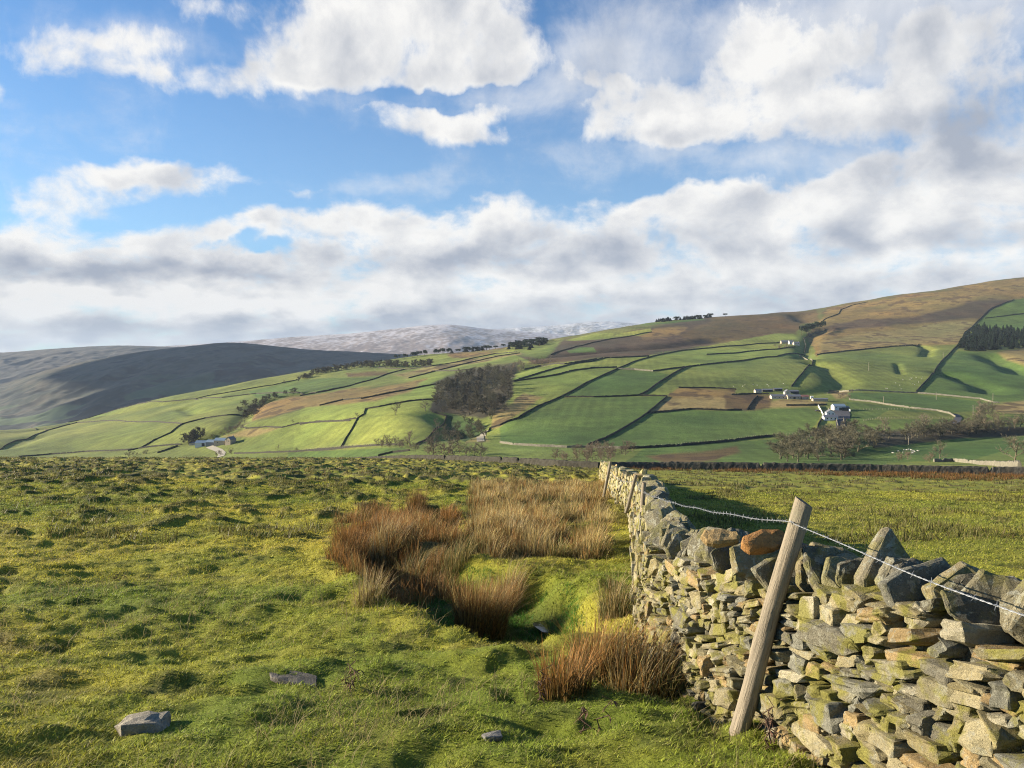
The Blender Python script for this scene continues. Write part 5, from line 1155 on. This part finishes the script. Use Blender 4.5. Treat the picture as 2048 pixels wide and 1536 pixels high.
building(7, 1075, 485, 8, 6.2, 4.0, 6.0, 78, M_WHITE, M_SLATE, 'white farmhouse with its gable turned to the camera, nearest of the white group', 'farmhouse', [(-1.5, 3.0, .8, 1.0, 'l'), (1.3, 3.0, .8, 1.0, 'l'), (2, 3.3, 1, 1.2, 'f'), (-2, 3.3, 1, 1.2, 'f')], None, (-3.6, 3.6))
building(7, 1075, 512, 10.5, 5, 2.4, 3.9, 0, M_WHITE, M_SLATE, 'low white range with dark slate roof in front of the white farmhouse', 'farm_building', [(-3, 1.3, 1, .9, 'f'), (0, 1.3, 1, .9, 'f'), (3, 1.3, 1, .9, 'f')])
building(7, 1160, 410, 9.5, 7, 3.3, 5.0, 0, M_WHITE, M_SLATEB, 'white outbuilding with a dark opening behind the yard of the white farm', 'farm_building', [(-3.2, 2.2, .8, .8, 'f')], (0.5, 2.4, 2.2))
building(7, 1225, 412, 6, 5, 2.4, 3.2, 0, M_DARKW, M_SLATE, 'dark low shed on the right of the white farm yard', 'shed')
building(7, 635, 262, 7, 5.2, 3.6, 5.6, 84, M_STONEP, M_SLATE, 'tall stone barn with a sunlit gable behind the long barns', 'stone_barn', [(0, 2.6, .8, .9, 'l')])
building(7, 700, 240, 9, 5, 2.2, 3.4, 0, M_DARKW, M_SLATE, 'dark roofed shed right of the tall stone barn', 'shed')
building(7, 545, 292, 14, 6, 2.2, 3.8, 0, M_STONEP, M_SLATE, 'long low barn with grey roof, leftmost of the barn range', 'stone_barn', [(-4, 1.2, .8, .7, 'f'), (0, 1.2, .8, .7, 'f'), (4, 1.2, .8, .7, 'f')])
building(7, 700, 296, 12, 6, 2.4, 4.0, 0, M_STONE, M_SLATE, 'long low barn in the middle of the barn range', 'stone_barn', [(-4, 1.2, .8, .7, 'f'), (3.5, 1.2, .8, .7, 'f')], (0, 2, 2))
building(7, 815, 298, 6.2, 5, 2.4, 3.8, 0, M_STONE, M_REDR, 'small barn with a rust-red roof at the right end of the barn range', 'stone_barn', [(1.5, 1.2, .8, .7, 'f')])
building(7, 970, 318, 13, 5, 1.8, 2.6, -3, M_STONE, M_SLATE, 'very low grey-roofed sheepfold between the barn range and the white farm', 'sheepfold')
building(7, 888, 292, 2.2, 2, 1.6, 2.2, 0, M_WHITE, M_WHITE, 'tiny white hut at the right end of the barn range', 'hut')
building(7, 335, 234, 6.2, 4.5, 2.2, 3.6, 8, M_STONEP, M_SLATE, 'small pink-stone hut standing alone left of the barns', 'stone_hut', [(1.2, 1.3, .7, .7, 'f')])
building(7, 430, 222, 10, 4.5, 1.8, 2.8, 0, M_DARKW, M_SLATE, 'long dark shed between the pink-stone hut and the tall barn', 'shed')
building(7, 540, 212, 8, 4, 1.8, 2.7, 0, M_DARKW, M_SLATE, 'dark shed touching the left of the tall barn', 'shed')
building(4, 408, 503, 14, 8, 3.2, 5.6, 0, M_STONE, M_SLATE, 'grey-roofed barn, left part of the high farm under the pines', 'stone_barn')
building(4, 452, 508, 8, 7, 4.6, 6.8, 0, M_WHITE, M_SLATE, 'white high farmhouse under the pines', 'farmhouse', [(-2, 3.2, 1, 1.1, 'f'), (2, 3.2, 1, 1.1, 'f'), (-2, 1.2, 1, 1.1, 'f'), (2, 1.2, 1, 1.1, 'f')], None, (-3, 3))
building(4, 487, 515, 10, 7, 4.0, 6.0, 0, M_STONEP, M_SLATE, 'pale stone house right of the white high farmhouse', 'farmhouse', [(-3, 3, 1, 1.1, 'f'), (0, 3, 1, 1.1, 'f'), (3, 3, 1, 1.1, 'f')], None, (-4, 4))
building(1, 1186, 793, 13, 10, 3.3, 5.4, 4, M_WHITE, M_SLATEB, 'large white barn with a blue-grey roof at the left farm', 'barn', [], (2, 3, 3))
building(1, 1245, 788, 11, 9, 3.0, 5.2, -10, M_SLATE, M_SLATEB, 'blue-grey sheet-clad barn next to the white barn of the left farm', 'barn')
building(1, 1295, 785, 12, 9, 4.2, 6.6, -8, M_STONE, M_SLATEB, 'long grey-roofed barn in the middle of the left farm', 'barn', [(-2, 2, 1, 1, 'f')])
building(1, 1350, 782, 9, 6.5, 4.6, 7.4, 70, M_STONE, M_SLATE, 'stone farmhouse with a lit gable at the right of the left farm', 'farmhouse', [(-1.2, 3.2, .9, 1, 'l'), (1.2, 3.2, .9, 1, 'l')], None, (3.5,))
building(1, 1130, 790, 7, 5, 2.2, 3.4, 10, M_STONEP, M_SLATE, 'low pale shed left of the large white barn', 'shed')
# white wall pieces round the farmyard
for p, lab in [([(955,372),(985,425),(1008,470)], 'white painted wall slanting left of the white farmhouse'), ([(1240,405),(1285,425)], 'short white wall at the right of the farm yard')]:
    V, Fq, C = ribbon([q[:2] for q in W(7, p)], 1.6, .5, 3, 1.5, .03, (.7, .68, .6)); tag(link('yard_wall', make_mesh('yard_wall', V, Fq, C), M_FARWALL), lab, 'wall')
# parked car by the white farm
def small_car(zf, X, Y, col, label):
    (x, y, z), = W(zf, [(X, Y)]); e = empty('parked_car', (x, y, z+.1), R(12)); tag(e, label, 'car'); L, Wd = 4.2, 1.75
    prof = [(-2.1, .35), (-2.1, .85), (-1.2, .95), (-.65, 1.42), (.9, 1.45), (1.7, .95), (2.1, .85), (2.1, .35)]
    V = [(a, s_*Wd/2*(.86 if b_ > 1 else 1), b_) for s_ in (-1, 1) for a, b_ in prof]; n = len(prof); q = [(i, (i+1) % n, (i+1) % n+n, i+n) for i in range(n)]
    m = mat_plain('car_paint', col, .3, .02); link('body', make_mesh('body', np.array(V, float), [np.array(q), np.array([tuple(range(n)), tuple(range(2*n-1, n-1, -1))])]), m, e)
    for sx in (-1.3, 1.3):
        for sy in (-1, 1):
            Vt, Tt = tube([(sx, sy*.70, .33), (sx, sy*.90, .33)], .33, 12); link('wheel', make_mesh('wheel', Vt, [Tt]), M_DARKW, e)
small_car(7, 950, 425, (.05, .05, .06), 'dark car parked left of the white farmhouse')

# ------------------------------------------------------------------ poles, fences, sheep
M_POLE = mat_plain('pole_timber', (.34, .28, .2), .9, .2, 2)
def pole(zf, X, Yb, Yt, label):
    (x, y, z), = W(zf, [(X, Yb)]); Ht = (Yb-Yt)/ZF[zf][2]/F*y; e = empty('utility_pole', (x, y, z)); tag(e, label, 'utility pole')
    V, T = tube([(0, 0, -1), (0, 0, Ht*.5), (0, 0, Ht)], [.22, .19, .16], 7); link('shaft', make_mesh('shaft', V, [T]), M_POLE, e); boxm((0, 0, Ht-.5), (1.8, .18, .18), e, 'crossarm', M_POLE)
for X, yb, yt, lab in [(985, 690, 632, 'wooden utility pole in the olive pasture left of the striped bank'), (1495, 602, 562, 'wooden utility pole beside the steep wall under the plantation'), (1447, 888, 835, 'utility pole on the pale wall below the sheep pasture'), (1087, 920, 865, 'utility pole in the narrow green field right of the white farm'),
    (1700, 992, 925, 'utility pole by the bare hedge near the lane bend'), (1257, 1197, 1140, 'pale utility pole among the streamside trees'), (1836, 892, 845, 'utility pole near the right edge above the bare hedge')]: pole(4, X, yb, yt, lab)
def fence(zf, line, spacing, off, label, hgt=1.25, col=None, most=95):
    P = dense([p[:2] for p in W(zf, line)], .5); L = len(P)*.5; n = min(most, int(L/spacing)); x0, y0 = P[0]; z0 = h(x0, y0); e = empty('post_fence', (x0, y0, z0)); tag(e, label, 'fence')
    V, T = tube([(0, 0, -.3), (0, 0, hgt)], .09, 5); me = make_mesh('post', V, [T]); me.materials.append(M_POLE); pts = []
    for k in range(n):
        p = P[int(k/(n-1)*(len(P)-1))]; z = h(p[0], p[1]+off); o = link('post', me, None, e); o.location = (p[0]-x0, p[1]+off-y0, z-z0); pts.append((p[0]-x0, p[1]+off-y0, z-z0))
    for a in (.5, 1.1):
        V, T = tube([(q[0], q[1], q[2]+a) for q in pts], .025, 3, cap=False); link('rail_wire', make_mesh('rail_wire', V, [T]), M_POLE, e)
fence(3, [(900,1104),(1060,1099),(1300,1084),(1540,1064),(1700,1049),(1850,1029),(2048,1009),(2250,1000)], 2.4, 1.6, 'long post and wire fence behind the wall under the wide green field')
fence(2, [(0,1153),(150,1138),(350,1123),(600,1108)], 2.6, 1.5, 'post and wire fence behind the lane wall on the left')
fence(4, [(860,960),(1000,958),(1250,955),(1330,955)], 2.6, 0, 'pale post fence crossing the green field right of the white farm')
fence(4, [(950,1035),(1000,1025),(1100,1018),(1300,1015),(1500,1018),(1560,1020)], 2.4, 0, 'pale post fence along the top of the striped field by the lane bend')
def sheep_mesh():
    m = Merge(); u = np.linspace(0, math.pi, 8); v = np.linspace(0, 2*math.pi, 11)[:-1]
    def ell(c, r, col):
        V = [(c[0]+r[0]*math.cos(a), c[1]+r[1]*math.sin(a)*math.cos(b_), c[2]+r[2]*math.sin(a)*math.sin(b_)) for a in u for b_ in v]; T = []
        for i in range(7):
            for k in range(10): a, b_ = i*10+k, i*10+(k+1) % 10; T += [(a, b_, b_+10), (a, b_+10, a+10)]
        m.add(np.array(V), np.array(T), col)
    w = (.45, .43, .36); ell((0, 0, .62), (.55, .27, .30), w); ell((.60, 0, .80), (.2, .12, .14), w); ell((.74, 0, .72), (.14, .08, .09), (.12, .11, .1))
    for sx in (-.32, .34):
        for sy in (-.13, .13): V, T = tube([(sx, sy, .5), (sx, sy, -.05)], .045, 5); m.add(V, T, (.2, .18, .15))
    V = np.concatenate(m.V); me = make_mesh('sheep', V, [np.concatenate(m.T)], np.concatenate(m.C), True); me.materials.append(mat_attr('fleece', .95, 0, 20, .1)); return me
SM = sheep_mesh()
def flock(zf, poly, n, label, group):
    A = np.array(poly); k = 0
    while k < n:
        X = A[:, 0].min()+rt.random()*np.ptp(A[:, 0]); Y = A[:, 1].min()+rt.random()*np.ptp(A[:, 1])
        if not inside(np.array([X]), np.array([Y]), poly)[0]: continue
        (x, y, z), = W(zf, [(X, Y)]); o = link('sheep', SM); o.location = (x, y, z); o.rotation_euler = (0, 0, rt.random()*6.28); tag(o, label, 'sheep', group); k += 1
flock(4, [(1130,1255),(1250,1232),(1330,1245),(1300,1262),(1150,1265)], 14, 'white sheep grazing in the stream meadow', 'sheep of the stream meadow')
flock(4, [(1050,810),(1200,760),(1380,700),(1340,760),(1290,815),(1100,825)], 14, 'pale sheep grazing above the pale wall on the olive pasture', 'sheep of the olive pasture')
flock(4, [(20,805),(400,800),(400,780),(20,790)], 8, 'white sheep by the bottom of the striped olive field', 'sheep of the striped field')

# ------------------------------------------------------------------ unseen cloud added to shade the dark fell, and the hazy air
def shade_cloud(cx, cy, rx, ry, z, label, seed):
    rg = np.random.default_rng(seed); n = 48; a = np.linspace(0, 2*math.pi, n, endpoint=False); V = []; rings = [(0, .55), (.5, .9), (.85, .6), (1.0, 0), (.85, -.25), (.5, -.4), (0, -.42)]
    for fr, hh in rings:
        for t in a:
            w = 1+.16*math.sin(3*t+seed)+.10*math.sin(7*t+seed*2)+.06*math.sin(13*t); q = fr*w; V.append((cx+rx*q*math.cos(t), cy+ry*q*math.sin(t), z+hh*380*(1+.3*math.sin(5*t+fr*9))))
    Q = []
    for i in range(len(rings)-1):
        for k in range(n): b0, b1 = i*n+k, i*n+(k+1) % n; Q.append((b0, b1, b1+n, b0+n))
    tag(link('cloud', make_mesh('cloud', np.array(V), [np.array(Q)], None, True), M_CLOUD), label, kind='structure')
M_CLOUD = mat_plain('shade_cloud_white', (.9, .9, .9), 1.0, .02, .001)
def shade_from(x, y, zg, rx, ry, alt, label, seed):
    t = (alt-zg)/SUN_DIR.z; shade_cloud(x+SUN_DIR.x*t, y+SUN_DIR.y*t, rx, ry, alt, label, seed)
shade_from(-950, 4450, -50, 2250, 1350, 2200, 'out-of-view cloud bank added to shade the dark fell', 1)
HZM = bpy.data.materials.new('haze_air'); HZM.use_nodes = True; nt = HZM.node_tree; nt.nodes.clear()
pv = nt.nodes.new('ShaderNodeVolumePrincipled'); pv.inputs['Color'].default_value = (.70, .83, 1, 1); pv.inputs['Density'].default_value = 3.3e-5; pv.inputs['Anisotropy'].default_value = 0
out = nt.nodes.new('ShaderNodeOutputMaterial'); nt.links.new(pv.outputs[0], out.inputs['Volume'])
me = bpy.data.meshes.new('haze'); bm = bmesh.new(); bmesh.ops.create_cube(bm, size=1); bm.to_mesh(me); bm.free()
hz_o = link('haze', me, HZM); hz_o.scale = (46000, 25000, 1060); hz_o.location = (0, 12000, 108); tag(hz_o, 'thin bluish air between the near wall and the far fells', kind='stuff')
